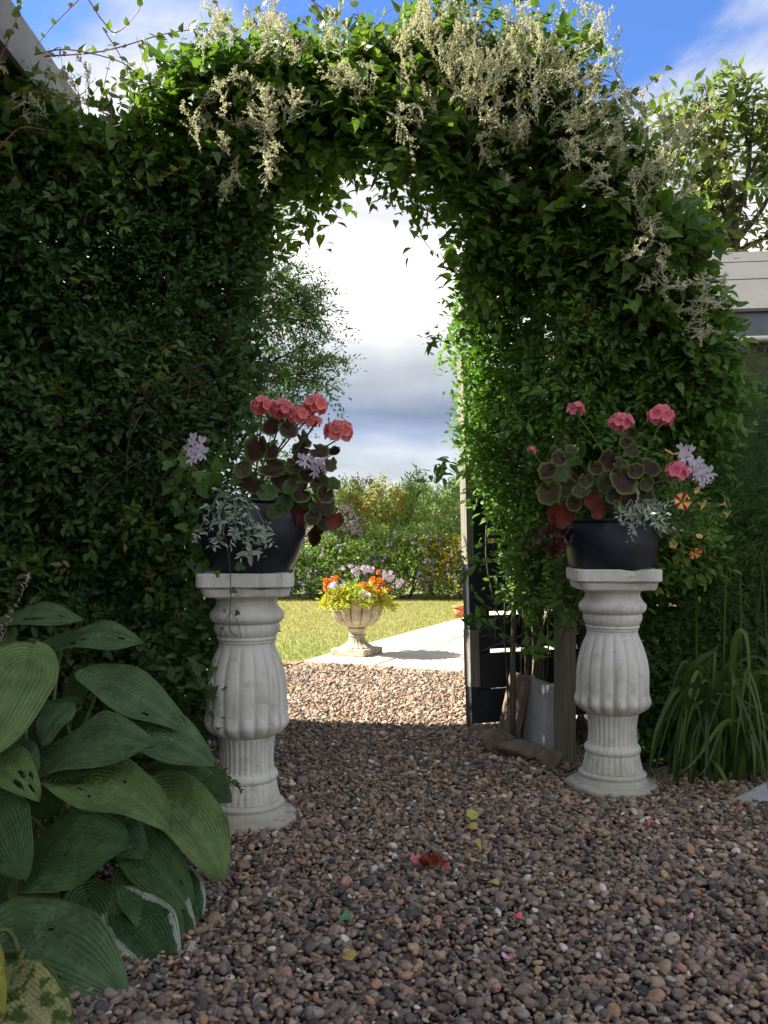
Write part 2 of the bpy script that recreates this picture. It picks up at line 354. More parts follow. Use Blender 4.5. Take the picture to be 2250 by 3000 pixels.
MAT['brick'] = plain('red_brick', (.36,.17,.11), (.50,.27,.18), 30, .9, .4, .004, .25)
MAT['terracotta'] = plain('terracotta', (.52,.14,.06), (.66,.22,.10), 12, .8)
def wood(name, a, b, rough=.8, axis=(2, 40, 40), bs=.4):
    m, n = M_(name); t = n.nodes.new('ShaderNodeTexCoord'); mp = n.nodes.new('ShaderNodeMapping'); n.links.new(t.outputs['Object'], mp.inputs[0])
    mp.inputs['Scale'].default_value = axis; g = noise_(n, 3, 8, .65, mp.outputs[0]); c = ramp_(n, g, [(.3, a), (.7, b)])
    return fin(m, n, c, rough, g, bs, .003, spec=.25)
MAT['slate_wood'] = wood('slate_painted_wood', (.016,.021,.028), (.030,.037,.047), .6, (3, 40, 40), .25)
MAT['fence_wood'] = wood('dark_fence_wood', (.012,.014,.015), (.03,.03,.03), .75, (3, 40, 40), .3)
MAT['bare_wood'] = wood('bare_wood', (.13,.12,.095), (.27,.25,.21), .85, (40, 40, 2))
MAT['post_wood'] = wood('green_stained_post', (.11,.10,.065), (.24,.215,.14), .85, (40, 40, 2))
m, n = M_('mineral_felt'); c = ramp_(n, noise_(n, 260, 2, .8), [(.3, (.07,.073,.07)), (.7, (.155,.155,.145))]); c = mixc(n, .35, c, ramp_(n, noise_(n, 3, 6), [(.3, (.09,.092,.088)), (.7, (.15,.149,.14))]))
MAT['felt'] = fin(m, n, c, .95, noise_(n, 300, 2), .3, .003, spec=.15)
MAT['fascia'] = plain('grey_fascia', (.10,.11,.13), (.16,.17,.19), 6, .55)
MAT['gutter'] = plain('pale_gutter', (.05,.053,.056), (.08,.085,.09), 5, .8)
MAT['fascia2'] = plain('weathered_fascia', (.25,.24,.23), (.34,.33,.31), 6, .7)
MAT['wall_dark'] = plain('shed_boards', (.05,.038,.03), (.09,.07,.055), 12, .85)
MAT['render'] = plain('grey_render', (.20,.20,.19), (.30,.295,.28), 9, .9, .3, .004, .2, 60)
MAT['tile'] = plain('roof_tile', (.13,.11,.10), (.22,.18,.16), 9, .85)
# pelargonium leaf: burgundy zone inside a green rim, UV x = radius
def zonal(name, mid, rim):
    m, n = M_(name); u = n.nodes.new('ShaderNodeUVMap'); s = n.nodes.new('ShaderNodeSeparateXYZ'); n.links.new(u.outputs[0], s.inputs[0])
    r = mth(n, 'ADD', s.outputs[0], mth(n, 'MULTIPLY', mth(n, 'SUBTRACT', noise_(n, 45, 3), .5), .16))
    c = ramp_(n, r, [(0., tuple(x*1.4 for x in mid)), (.25, mid), (.70, mid), (.84, tuple((a+b)/2 for a, b in zip(mid, rim))), (.91, rim), (1., tuple(x*1.15 for x in rim))])
    vein = ramp_(n, mth(n, 'ABSOLUTE', mth(n, 'SINE', mth(n, 'MULTIPLY', s.outputs[1], 7*PI))), [(0, (1,1,1)), (.16, (0,0,0))])
    return fin(m, n, mixc(n, mth(n, 'MULTIPLY', vein, .22), c, rim), .55, trans=.22, spec=.3, tcol=(1.2, .9, .5))
MAT['zonal'] = zonal('zonal_leaf', (.048,.020,.016), (.115,.165,.04))
MAT['zonal_red'] = zonal('red_zonal_leaf', (.19,.035,.022), (.10,.06,.03))
MAT['zonal_soft'] = zonal('soft_zonal_leaf', (.060,.045,.022), (.095,.155,.035))
MAT['zonal_green'] = zonal('green_zonal_leaf', (.045,.09,.025), (.08,.15,.03))
def petal(name, inner, outer):
    m, n = M_(name); u = n.nodes.new('ShaderNodeUVMap'); s = n.nodes.new('ShaderNodeSeparateXYZ'); n.links.new(u.outputs[0], s.inputs[0])
    c = ramp_(n, s.outputs[0], [(0, inner), (.55, inner), (1, outer)]); oi = n.nodes.new('ShaderNodeObjectInfo')
    c = mixc(n, mth(n, 'MULTIPLY', oi.outputs['Random'], .3), c, tuple(x*.7 for x in outer)); return fin(m, n, c, .55, trans=.35, spec=.25, tcol=(1, .9, .9))
MAT['coral'] = petal('coral_petal', (.90,.20,.17), (.92,.38,.40)); MAT['pink'] = petal('pink_petal', (.92,.17,.24), (.95,.36,.46))
MAT['dried'] = petal('dried_petal', (.30,.07,.03), (.42,.12,.06))
m, n = M_('striped_petunia'); u = n.nodes.new('ShaderNodeUVMap'); s = n.nodes.new('ShaderNodeSeparateXYZ'); n.links.new(u.outputs[0], s.inputs[0])
k = mth(n, 'COSINE', mth(n, 'MULTIPLY', s.outputs[1], 10*PI)); k = ramp_(n, k, [(.1, (0,0,0)), (.35, (1,1,1))])
MAT['petunia'] = fin(m, n, mixc(n, k, (.85,.60,.16), (.35,.012,.03)), .5, trans=.25, spec=.2, tcol=(1, .9, .6))
MAT['yellow'] = plain('pale_yellow_petal', (.80,.52,.14), (.85,.66,.28), 40, .5, trans=.25, tcol=(1, .9, .5))
# hosta leaf: UV x along the leaf, y across (0..1); pale veins run along the leaf, edge optional
def hosta(name, body, vein, edge=None, ew=.0, blotch=None):
    m, n = M_(name); u = n.nodes.new('ShaderNodeUVMap'); s = n.nodes.new('ShaderNodeSeparateXYZ'); n.links.new(u.outputs[0], s.inputs[0])
    v = mth(n, 'ABSOLUTE', mth(n, 'SUBTRACT', mth(n, 'MULTIPLY', s.outputs[1], 2.), 1.))
    w1 = mth(n, 'ABSOLUTE', mth(n, 'SINE', mth(n, 'MULTIPLY', v, 8.5*PI)))
    c = ramp_(n, noise_(n, 16, 5), [(.3, tuple(x*.72 for x in body)), (.7, tuple(x*1.25 for x in body))])
    c = mixc(n, mth(n, 'MULTIPLY', ramp_(n, w1, [(0, (1,1,1)), (.3, (0,0,0))]), .22), c, vein)
    c = mixc(n, ramp_(n, v, [(.0, (.9,.9,.9)), (.035, (0,0,0))]), c, vein)
    if blotch: c = mixc(n, ramp_(n, noise_(n, 30, 6), [(.5, (0,0,0)), (.56, (1,1,1))]), c, blotch)
    sp_ = noise_(n, 75, 5); c = mixc(n, ramp_(n, sp_, [(.70, (0,0,0)), (.76, (1,1,1))]), c, (.30,.30,.20))
    e = mth(n, 'ADD', v, mth(n, 'MULTIPLY', mth(n, 'SUBTRACT', noise_(n, 22, 5), .5), .5 if edge else .06))
    if edge: c = mixc(n, ramp_(n, e, [(1-ew, (0,0,0)), (1-ew+.06, (1,1,1))]), c, edge)
    else: c = mixc(n, ramp_(n, e, [(.95, (0,0,0)), (1., (.6,.6,.6))]), c, (.17,.19,.06))
    cr_q = mth(n, 'ABSOLUTE', mth(n, 'SINE', mth(n, 'ADD', mth(n, 'MULTIPLY', s.outputs[0], 19*PI), mth(n, 'MULTIPLY', noise_(n, 30, 4), 11.))))
    bmp = mth(n, 'ADD', mth(n, 'MULTIPLY', w1, mth(n, 'ADD', .6, mth(n, 'MULTIPLY', cr_q, .45))), mth(n, 'MULTIPLY', noise_(n, 90, 3), .35))
    return fin(m, n, c, .55, bmp, .55, .007, trans=.14, spec=.3)
MAT['hosta'] = hosta('blue_green_hosta', (.115,.195,.080), (.20,.28,.15))
MAT['hosta_lt'] = hosta('mid_green_hosta', (.16,.245,.075), (.23,.30,.13))
MAT['hosta_dk'] = hosta('dark_green_hosta', (.08,.155,.052), (.13,.21,.085))
MAT['hosta_var'] = hosta('white_edged_hosta', (.05,.105,.036), (.09,.15,.06), (.42,.46,.34), .24)
MAT['hosta_yel'] = hosta('yellow_hosta', (.36,.36,.06), (.50,.48,.16), (.16,.22,.04), .08)
MAT['hosta_cream'] = hosta('cream_blotched_hosta', (.42,.40,.16), (.5,.48,.24), (.08,.14,.03), .12, (.10,.15,.03))

# ---------------------------------------------------------------- ground, gravel, lawn, patio
b = B(); b.add([(-150,-60,-.03), (150,-60,-.03), (150,320,-.03), (-150,320,-.03)], [(0,1,2,3)])
m, n = M_('earth_and_meadow'); sx = n.nodes.new('ShaderNodeSeparateXYZ'); gp = n.nodes.new('ShaderNodeNewGeometry'); n.links.new(gp.outputs['Position'], sx.inputs[0])
near = ramp_(n, mth(n, 'DIVIDE', sx.outputs[1], 100.), [(.055, (0,0,0)), (.065, (1,1,1))])
c = mixc(n, near, ramp_(n, noise_(n, 60, 6), [(.3, (.03,.022,.018)), (.7, (.09,.07,.055))]), ramp_(n, noise_(n, .5, 6), [(.3, (.10,.13,.03)), (.7, (.17,.18,.06))]))
tag(b.put('ground', fin(m, n, c, .95), smooth=False), kind='structure')
# pebbles
def pebble(seed):
    r = np.random.default_rng(seed); import bmesh
    bm = bmesh.new(); bmesh.ops.create_icosphere(bm, subdivisions=2, radius=1)
    V = np.array([v.co[:] for v in bm.verts]); T = [tuple(v.index for v in f.verts) for f in bm.faces]; bm.free()
    for _ in range(4+seed % 4):       # worn flats
        a = r.normal(size=3); a /= np.linalg.norm(a); k = .48+.34*r.random(); d = V@a
        V = V-np.maximum(d-k, 0)[:, None]*a*.85
    V *= np.array([1., .72+.25*r.random(), .42+.2*r.random()]); return V, T
m, n = M_('pebble'); oi = n.nodes.new('ShaderNodeObjectInfo')
cols = [(0, (.19,.145,.115)), (.11, (.25,.185,.14)), (.20, (.32,.235,.17)), (.30, (.15,.125,.11)), (.38, (.37,.255,.18)), (.47, (.27,.21,.17)), (.56, (.10,.09,.086)), (.62, (.44,.31,.21)),
        (.70, (.24,.185,.155)), (.78, (.34,.28,.22)), (.845, (.46,.26,.17)), (.89, (.50,.42,.33)), (.925, (.08,.075,.075)), (.95, (.52,.36,.20)), (.975, (.72,.67,.60))]
c = ramp_(n, oi.outputs['Random'], cols); 
[x for x in n.nodes if x.type == 'VALTORGB'][0].color_ramp.interpolation = 'CONSTANT'
c = mixc(n, 1., c, ramp_(n, noise_(n, 3, 6, .65), [(.3, (.86,.85,.82)), (.7, (1.50,1.47,1.40))]), 'MULTIPLY')
MAT['pebble'] = fin(m, n, c, .72, noise_(n, 7, 6), .4, .1, spec=.25)
pc = bpy.data.collections.new('pebble_shapes')
for i in range(7):
    V, T = pebble(i+3); po = bpy.data.objects.new('pebble_shape', mesh('pebble_shape', V, T, MAT['pebble'])); pc.objects.link(po)
pat_a = math.radians(23); PU = Vector((math.cos(pat_a), -math.sin(pat_a), 0)); PV = Vector((math.sin(pat_a), math.cos(pat_a), 0)); PO = Vector((-.56, 6.13, 0))
def grid(x0, x1, y0, y1, s, jit=.45):
    X, Y = np.meshgrid(np.arange(x0, x1, s), np.arange(y0, y1, s)); m_ = X.size
    return X.ravel()+rng.uniform(-jit, jit, m_)*s, Y.ravel()+rng.uniform(-jit, jit, m_)*s
gx, gy = grid(-2.2, 3.0, .9, 6.6, .0140); gz = rng.uniform(-.008, .002, gx.size)
hx, hy = grid(-2.2, 3.0, .9, 6.6, .0200); hz = rng.uniform(.004, .012, hx.size)
gx, gy, gz = np.r_[gx, hx], np.r_[gy, hy], np.r_[gz, hz]
pv = (gx-PO.x)*PV.x+(gy-PO.y)*PV.y; pu = (gx-PO.x)*PU.x+(gy-PO.y)*PU.y
keep = (pv < -.01) & ~((gx > .95) & (gy > 3.3)) & (np.abs(gx) < .46*gy+.75) & ~((gx < -.8) & (gy > 2.9)) & ((gy < 5.72+(gx+.9)*.8) | (gx > -.5))
gx, gy, gz = gx[keep], gy[keep], gz[keep]; NP = len(gx)
gz = gz+.008*wob(gx, gy, 0*gx, .9, 3)
me = bpy.data.meshes.new('gravel'); me.vertices.add(NP); me.vertices.foreach_set('co', np.stack([gx, gy, gz], 1).astype(np.float32).ravel())
a = me.attributes.new('rot', 'FLOAT_VECTOR', 'POINT'); a.data.foreach_set('vector', np.stack([rng.normal(0, .45, NP), rng.normal(0, .45, NP), rng.uniform(0, 6.28, NP)], 1).astype(np.float32).ravel())
ps = np.clip(rng.lognormal(math.log(.0082), .40, NP), .0032, .021)
a = me.attributes.new('scl', 'FLOAT', 'POINT'); a.data.foreach_set('value', ps.astype(np.float32))
a = me.attributes.new('pick', 'INT', 'POINT'); a.data.foreach_set('value', rng.integers(0, 7, NP).astype(np.int32))
me.materials.append(MAT['pebble']); go = bpy.data.objects.new('gravel', me); COL.objects.link(go); tag(go, kind='stuff')
tag(go, 'mixed brown grey and pink pebbles covering the whole path', 'gravel')
ng = bpy.data.node_groups.new('pebbles', 'GeometryNodeTree'); ng.interface.new_socket('Geometry', in_out='INPUT', socket_type='NodeSocketGeometry'); ng.interface.new_socket('Geometry', in_out='OUTPUT', socket_type='NodeSocketGeometry')
gi = ng.nodes.new('NodeGroupInput'); gout = ng.nodes.new('NodeGroupOutput'); ip = ng.nodes.new('GeometryNodeInstanceOnPoints'); ci = ng.nodes.new('GeometryNodeCollectionInfo')
ci.inputs[0].default_value = pc; ci.inputs['Separate Children'].default_value = True; ci.inputs['Reset Children'].default_value = True
def na(nm, ty): q = ng.nodes.new('GeometryNodeInputNamedAttribute'); q.data_type = ty; q.inputs[0].default_value = nm; return q.outputs[0]
L2 = ng.links.new; L2(gi.outputs[0], ip.inputs['Points']); L2(ci.outputs[0], ip.inputs['Instance']); ip.inputs['Pick Instance'].default_value = True
L2(na('pick', 'INT'), ip.inputs['Instance Index']); L2(na('rot', 'FLOAT_VECTOR'), ip.inputs['Rotation']); L2(na('scl', 'FLOAT'), ip.inputs['Scale']); L2(ip.outputs[0], gout.inputs[0])
md = go.modifiers.new('pebbles', 'NODES'); md.node_group = ng
# lawn
m, n = M_('lawn_turf'); c = ramp_(n, noise_(n, 1.3, 6, .6), [(.3, (.20,.21,.05)), (.5, (.28,.24,.09)), (.7, (.33,.27,.12))])
c = mixc(n, .35, c, ramp_(n, noise_(n, 130, 3, .8), [(.3, (.08,.11,.02)), (.7, (.36,.33,.14))]))
LM = fin(m, n, c, .9, noise_(n, 160, 3), .6, .01, spec=.15)
lawn_edge = [(-9, 5.3), (-1.3, 5.3), (-.86, 5.74), (-.56, 6.13)]+[(PO.x+PV.x*t, PO.y+PV.y*t) for t in (2, 4, 7.5)]+[(4, 13.1), (4, 13.6), (-9, 13.6)]
b = B(); kk = len(lawn_edge); b.add([(x, y, .012) for x, y in lawn_edge]+[(x, y, -.03) for x, y in lawn_edge], [tuple(range(kk))]+[(i, i+kk, (i+1) % kk+kk, (i+1) % kk) for i in range(kk)])
tag(b.put('lawn', LM, smooth=False), kind='structure')
X = rng.uniform(-2.6, 2.9, 150000); t = rng.random(150000)**1.5; Y = 5.3+t*6.9
k = inpoly(X, Y, lawn_edge); X, Y = X[k], Y[k]; mm = len(X)
d = np.stack([rng.normal(0, .35, mm), rng.normal(0, .35, mm), np.ones(mm)], 1)
pat = .5+.5*wob(X, Y, 0*X, .35, 9)+.35*((Y-6.5)/3); rn = np.clip(.72*np.clip(pat, 0, 1)+rng.random(mm)*.25, 0, .74); rn = np.where(rng.random(mm) < np.clip(1.0-(Y-6.2)*.45, .05, .9), .97, rn)
cloud('grass', np.stack([X, Y, np.full(mm, .010)], 1), d, rng.normal(size=(mm, 3)), rng.uniform(.012, .03, mm)*(1+.05*Y/6), (np.array([(0,.09,0), (0,-.09,0), (1,0,.1)]), NEED[1]), MAT['grass'], None, rn)
tag(bpy.data.objects['grass'], 'short mown grass, yellowed farther back and greener near the path', 'grass')
# patio slabs
pr = thing('patio', None, None, PO); pr['kind'] = 'structure'
u0 = 0; ui = 0
for uw in (.55, .60, .55, .60, .55):
    v0 = 0; vi = 0
    while v0 < 6.3:
        vl = (.60, .90, .45, .60, .90)[(vi+ui*2) % 5]
        c0 = PO+PU*(u0+uw/2)+PV*(v0+vl/2)
        Mx = Matrix.Translation(c0) @ Matrix.Rotation(-pat_a, 4, 'Z') @ Matrix.Rotation(random.uniform(-.003, .003), 4, 'X')
        bb = B(); bb.box((-uw/2+.005, -vl/2+.005, -.03), (uw/2-.005, vl/2-.005, .022+random.uniform(-.002, .002)), Mx, .006); bb.put('slab', MAT['slab_paint'], pr, False)
        v0 += vl; vi += 1
    u0 += uw; ui += 1
be = thing('brick_edging', 'short strip of red bricks between the lawn corner and the gravel', 'edging', PO+Vector((.1, -.15, 0)))
for i in range(5):
    c0 = PO+PU*(-.30+i*.213)+PV*(-.065)
    Mx = Matrix.Translation(c0) @ Matrix.Rotation(-pat_a+random.uniform(-.02, .02), 4, 'Z'); bb = B(); bb.box((-.102, -.05, -.04), (.102, .05, .014+random.uniform(-.004, .003)), Mx, .005); bb.put('brick', MAT['brick'], be, False)

# ---------------------------------------------------------------- outbuilding on the left, shed on the right
gr = thing('outbuilding', 'grey rendered outbuilding whose eave shows above the dark hedge on the left', 'building', (-3.1, .4, 0))
ex, ez, ye, xr, zr = -1.30, 2.70, 3.74, -3.1, 3.95
b = B(); b.box((-4.9, -3.0, -.02), (ex-.16, ye-.06, ez-.05)); b.put('wall', MAT['render'], gr, False)
b = B(); y0, y1 = -3.15, ye; th_ = .08
b.add([(ex, y0, ez), (ex, y1, ez), (xr, y1, zr), (xr, y0, zr), (-4.95, y1, ez), (-4.95, y0, ez),
       (ex, y0, ez-th_), (ex, y1, ez-th_), (xr, y1, zr-th_-.02), (xr, y0, zr-th_-.02), (-4.95, y1, ez-th_), (-4.95, y0, ez-th_)],
      [(0,1,2,3), (3,2,4,5), (6,9,8,7), (9,11,10,8), (0,6,7,1), (5,4,10,11), (1,7,8,2), (2,8,10,4), (0,3,9,6), (3,5,11,9)])
b.put('roof', MAT['tile'], gr, False)
b = B(); b.add([(ex-.2, ye-.08, ez-.07), (xr, ye-.08, zr-.13), (-4.8, ye-.08, ez-.07), (ex-.2, ye-.2, ez-.07), (xr, ye-.2, zr-.13), (-4.8, ye-.2, ez-.07)], [(0,1,2), (3,5,4), (0,3,4,1), (1,4,5,2), (2,5,3,0)]); b.put('gable', MAT['render'], gr, False)
b = B(); b.box((ex+.003, -3.15, ez-.17), (ex+.022, ye, ez+.012)); b.put('fascia', MAT['fascia2'], gr, False)
lb = thing('shade_bush', 'unseen dense bush added behind the hedge to shade the gravel', 'bush', (-1.5, 4.0, 0))  # added out of view behind the hedge, blocks the sun from the gravel
nn_ = 2700; O = np.stack([rng.uniform(-2.4, -.98, nn_), rng.uniform(3.66, 4.06, nn_), rng.uniform(0, 1.95, nn_)], 1); q = sprays(O, rng.normal(size=(nn_, 3)), 6, .12, .06); cloud('foliage', *q[:4], LEAF, MAT['hedge'], lb, np.clip(q[4], .001, 1))
b = B(); [b.tube([(x, 4.05, -.02), (x+.05, 4.0, 1.1)], .012, 5, False) for x in (-1.2, -1.5, -1.8, -2.1)]; b.put('stems', MAT['stem_brown'], lb)['kind'] = 'stuff'

sr = thing('shed', 'low shed with pale grey felt roof behind the right hand foliage', 'shed', (3.8, 6.9, 0))
ang = math.radians(7); SM = Matrix.Translation((2.15, 5.95, 0)) @ Matrix.Rotation(-ang, 4, 'Z')
e_z, r_z, dp = 2.40, 3.10, 1.05
b = B(); b.box((.12, .15, -.03), (3.6, 2.0, 2.32), SM); b.put('wall', MAT['wall_dark'], sr, False)
rb = None
CUT = (0, .5, .82, 1.)
for k in range(3):     # overlapping strips of felt
    t0, t1 = CUT[k]-(.03 if k else 0), CUT[k+1]
    lift = .002*(k+1)
    p0 = (t0*dp, e_z+(r_z-e_z)*t0+lift+.006*(1 if k else 0)); p1 = (t1*dp, e_z+(r_z-e_z)*t1+lift)
    V = [SM @ Vector(q) for q in ((0, p0[0], p0[1]), (3.7, p0[0], p0[1]), (3.7, p1[0], p1[1]), (0, p1[0], p1[1]), (0, p0[0], p0[1]-.02), (3.7, p0[0], p0[1]-.02), (3.7, p1[0], p1[1]-.02), (0, p1[0], p1[1]-.02))]
    bb = B(); bb.add(V, [(0,1,2,3), (7,6,5,4), (0,4,5,1), (3,2,6,7), (0,3,7,4), (1,5,6,2)]); bb.put('felt_strip', MAT['felt'], sr, False)
b = B(); V = [SM @ Vector(q) for q in ((0, dp, r_z), (3.7, dp, r_z), (3.7, 2.15, e_z), (0, 2.15, e_z), (0, dp, r_z-.06), (3.7, dp, r_z-.06), (3.7, 2.15, e_z-.06), (0, 2.15, e_z-.06))]
b.add(V, [(0,1,2,3), (7,6,5,4), (2,6,7,3), (0,3,7,4), (1,5,6,2)]); b.put('rear_roof', MAT['felt'], sr, False)
b = B(); b.box((.02, .03, 2.22), (3.68, .06, 2.38), SM, .004); b.put('fascia', MAT['fascia'], sr, False)
b = B(); b.tube([SM @ Vector((-.02, -.02, 2.19)), SM @ Vector((3.7, -.02, 2.19))], .022, 10); b.put('gutter', MAT['gutter'], sr)

shade_fence = thing('slat_fence', 'unseen slatted fence added behind the hedge left of the arch for its shadow', 'fence', (-1.75, 4.2, 0))  # added unseen fence, gives the shadow on the gravel a crisp edge
for i in range(11):
    b = B(); b.box((-2.6, 4.19, .01+i*.17), (-.97, 4.215, .178+i*.17)); b.put('slat', MAT['fence_wood'], shade_fence, False)
for x in (-1.06, -1.9, -2.55): b = B(); b.box((x, 4.13, 0), (x+.06, 4.187, 1.92)); b.put('post', MAT['fence_wood'], shade_fence, False)
# ---------------------------------------------------------------- pedestals
def chamf(hw, ch, z, n=5):        # square with cut, rounded corners
    out = []
    for q in range(4):
        for i in range(n):
            t = (i/(n-1))*PI/2+q*PI/2; cx = (hw-ch)*(1 if q in (0, 3) else -1); cy = (hw-ch)*(1 if q in (0, 1) else -1)
            out.append((cx+ch*math.cos(t), cy+ch*math.sin(t), z))
    return out
def plate(c, rot, hw, z0, z1, seed, taper=1.):
    r = random.Random(seed); b = B(); n_seg = 20; sub = 4
    zs = [z0, z0+.004, (z0+z1)/2, z1-.004, z1]; hs = [hw*taper-.004, hw*taper, hw*(taper+1)/2, hw, hw-.004]
    k = 0; rings = []
    chips = [(r.uniform(0, 6.28), r.uniform(.08, .2), r.uniform(.004, .009), r.choice((0, 4))) for _ in range(7)]
    for zi, (z, h) in enumerate(zip(zs, hs)):
        base = chamf(h, .035, z); ring = []
        for i in range(len(base)):
            a = Vector(base[i]); b2 = Vector(base[(i+1) % len(base)])
            for q in range(sub):
                p = a.lerp(b2, q/sub); th = math.atan2(p.y, p.x) % 6.283
                dz = 0; dr = 0
                for (ct, cw, cd, ce) in chips:
                    dd = abs((th-ct+PI) % (2*PI)-PI)
                    if dd < cw and abs(zi-ce) <= 1: f_ = (1-dd/cw); dz += cd*f_*(-1 if ce == 4 else 1)*(1 if zi == ce else .5); dr += cd*f_
                l = math.hypot(p.x, p.y); s_ = (l-dr+r.uniform(-.0006, .0006))/l; ring.append((p.x*s_, p.y*s_, z+dz))
        rings.append(ring)
    Mx = Matrix.Translation(c) @ Matrix.Rotation(rot, 4, 'Z'); m_ = len(rings[0])
    V = [Mx @ Vector(p) for ring in rings for p in ring]; Fc = []
    for i in range(len(rings)-1):
        for j in range(m_): j2 = (j+1) % m_; Fc.append((i*m_+j, i*m_+j2, (i+1)*m_+j2, (i+1)*m_+j))
    Fc.append(tuple(reversed(range(m_)))); Fc.append(tuple((len(rings)-1)*m_+j for j in range(m_)))
    b.add(V, Fc); return b
def zc(cy): return .842-cy*.000434
def prof(pts, sub=6):
    q = curve([Vector((h*.000434, 0, zc(c))) for c, h in pts], sub); return [(p.x, p.z) for p in reversed(q)]
def pedestal(c, rot, label, seed, hs=1.):
    t = thing('pedestal', label, 'pedestal', c, 'white pedestals flanking the path')
    c = Vector(c); NS = 120; ph = seed*.37
    nz = lambda th, z: .0007*math.sin(3*th+seed)+.0005*math.sin(7*th+seed*2)*math.sin(z*31+seed)
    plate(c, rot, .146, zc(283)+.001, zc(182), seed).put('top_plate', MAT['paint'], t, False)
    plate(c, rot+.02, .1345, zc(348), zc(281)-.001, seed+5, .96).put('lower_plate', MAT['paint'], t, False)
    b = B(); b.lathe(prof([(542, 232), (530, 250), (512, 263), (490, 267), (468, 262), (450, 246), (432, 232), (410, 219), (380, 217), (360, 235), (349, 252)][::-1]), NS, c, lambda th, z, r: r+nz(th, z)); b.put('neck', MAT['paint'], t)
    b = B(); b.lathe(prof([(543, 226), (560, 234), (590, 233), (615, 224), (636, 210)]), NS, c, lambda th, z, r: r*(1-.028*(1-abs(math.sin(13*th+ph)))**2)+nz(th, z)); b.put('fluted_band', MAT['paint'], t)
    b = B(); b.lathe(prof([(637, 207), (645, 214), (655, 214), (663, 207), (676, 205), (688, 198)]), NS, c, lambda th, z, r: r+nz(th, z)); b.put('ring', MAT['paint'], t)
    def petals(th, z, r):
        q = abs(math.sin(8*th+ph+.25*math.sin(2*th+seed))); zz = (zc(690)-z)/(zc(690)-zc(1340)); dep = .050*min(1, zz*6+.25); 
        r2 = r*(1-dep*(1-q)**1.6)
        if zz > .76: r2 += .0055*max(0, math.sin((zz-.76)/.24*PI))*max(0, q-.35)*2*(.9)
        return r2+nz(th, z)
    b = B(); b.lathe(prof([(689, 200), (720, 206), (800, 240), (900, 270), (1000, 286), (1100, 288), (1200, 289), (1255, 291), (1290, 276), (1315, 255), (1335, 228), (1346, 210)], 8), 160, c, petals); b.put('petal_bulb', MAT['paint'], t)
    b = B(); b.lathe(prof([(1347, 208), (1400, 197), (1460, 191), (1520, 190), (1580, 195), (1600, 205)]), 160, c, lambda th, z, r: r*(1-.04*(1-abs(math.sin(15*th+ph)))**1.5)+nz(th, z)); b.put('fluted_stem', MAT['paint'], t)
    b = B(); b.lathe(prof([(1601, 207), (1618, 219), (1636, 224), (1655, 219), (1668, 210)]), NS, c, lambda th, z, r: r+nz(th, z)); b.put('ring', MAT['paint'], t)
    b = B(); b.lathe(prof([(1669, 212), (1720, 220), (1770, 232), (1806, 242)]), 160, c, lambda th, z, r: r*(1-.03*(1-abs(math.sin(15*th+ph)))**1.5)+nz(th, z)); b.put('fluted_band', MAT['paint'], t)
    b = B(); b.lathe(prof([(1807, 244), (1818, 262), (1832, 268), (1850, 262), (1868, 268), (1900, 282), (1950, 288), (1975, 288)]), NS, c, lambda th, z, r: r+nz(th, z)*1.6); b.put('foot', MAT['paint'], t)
    return t
LP = (-.428, 2.76, 0); RP = (.802, 3.11, 0)
pedestal(LP, .12, 'taller looking white pedestal on the left, behind the hosta leaves', 1)
pedestal(RP, -.08, 'white pedestal on the right beside the strappy grass clump', 4)
def slab_round(name, c, rx, z0, z1, label, seed, tilt=0):
    b = B(); r = random.Random(seed); n_ = 48; ks = [r.uniform(0, 6) for _ in range(4)]
    def fn(th, z, rr): return rr*(1+.05*math.sin(2*th+ks[0])+.03*math.sin(5*th+ks[1])+.02*math.sin(11*th+ks[2]))
    b.lathe([(rx*.94, z0), (rx, z0+.006), (rx*1.0, z1-.006), (rx*.965, z1)], n_, (0, 0, 0), fn)
    Mx = Matrix.Translation(c) @ Matrix.Rotation(tilt, 4, 'Y'); b.v = [tuple(Mx @ Vector(v)) for v in b.v]
    return tag(b.put(name, MAT['paint']), label, 'slab')
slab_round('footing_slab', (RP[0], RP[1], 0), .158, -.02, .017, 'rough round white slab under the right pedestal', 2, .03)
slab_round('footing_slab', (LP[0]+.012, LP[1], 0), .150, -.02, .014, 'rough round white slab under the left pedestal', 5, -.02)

# ---------------------------------------------------------------- pots
TOPZ = zc(182)
def pot(c, pts, label, grp):
    t = thing('plant_pot', label, 'pot', c, grp)
    q = curve([Vector((r, 0, z)) for r, z in pts], 6); pr_ = [(p.x, p.z) for p in q]
    b = B(); b.lathe(pr_, 72, c, None); b.put('bowl', MAT['pot'], t)
    R, H = pts[-1]
    b = B(); b.lathe([(R-.012, H-.001), (R+.004, H-.002), (R+.008, H+.006), (R+.003, H+.013), (R-.010, H+.012), (R-.016, H)], 72, c, None, cap=False); b.put('rim', MAT['pot'], t)
    b = B(); b.lathe([(R-.016, H+.002), (R*.6, H+.012), (.02, H+.016)], 30, c, lambda th, z, r: r); b.put('soil', MAT['soil'], t)
    return t
LPC = (LP[0]+.018, LP[1], TOPZ+.001); RPC = (RP[0]-.005, RP[1], TOPZ+.001)
pot(LPC, [(.112, 0), (.122, .012), (.150, .065), (.166, .12), (.164, .17), (.150, .212)], 'glossy black bowl pot standing on the left pedestal', 'black pots on the pedestals')
pot(RPC, [(.138, 0), (.145, .010), (.156, .055), (.160, .09), (.157, .13), (.148, .160)], 'glossy black bowl pot standing on the right pedestal', 'black pots on the pedestals')

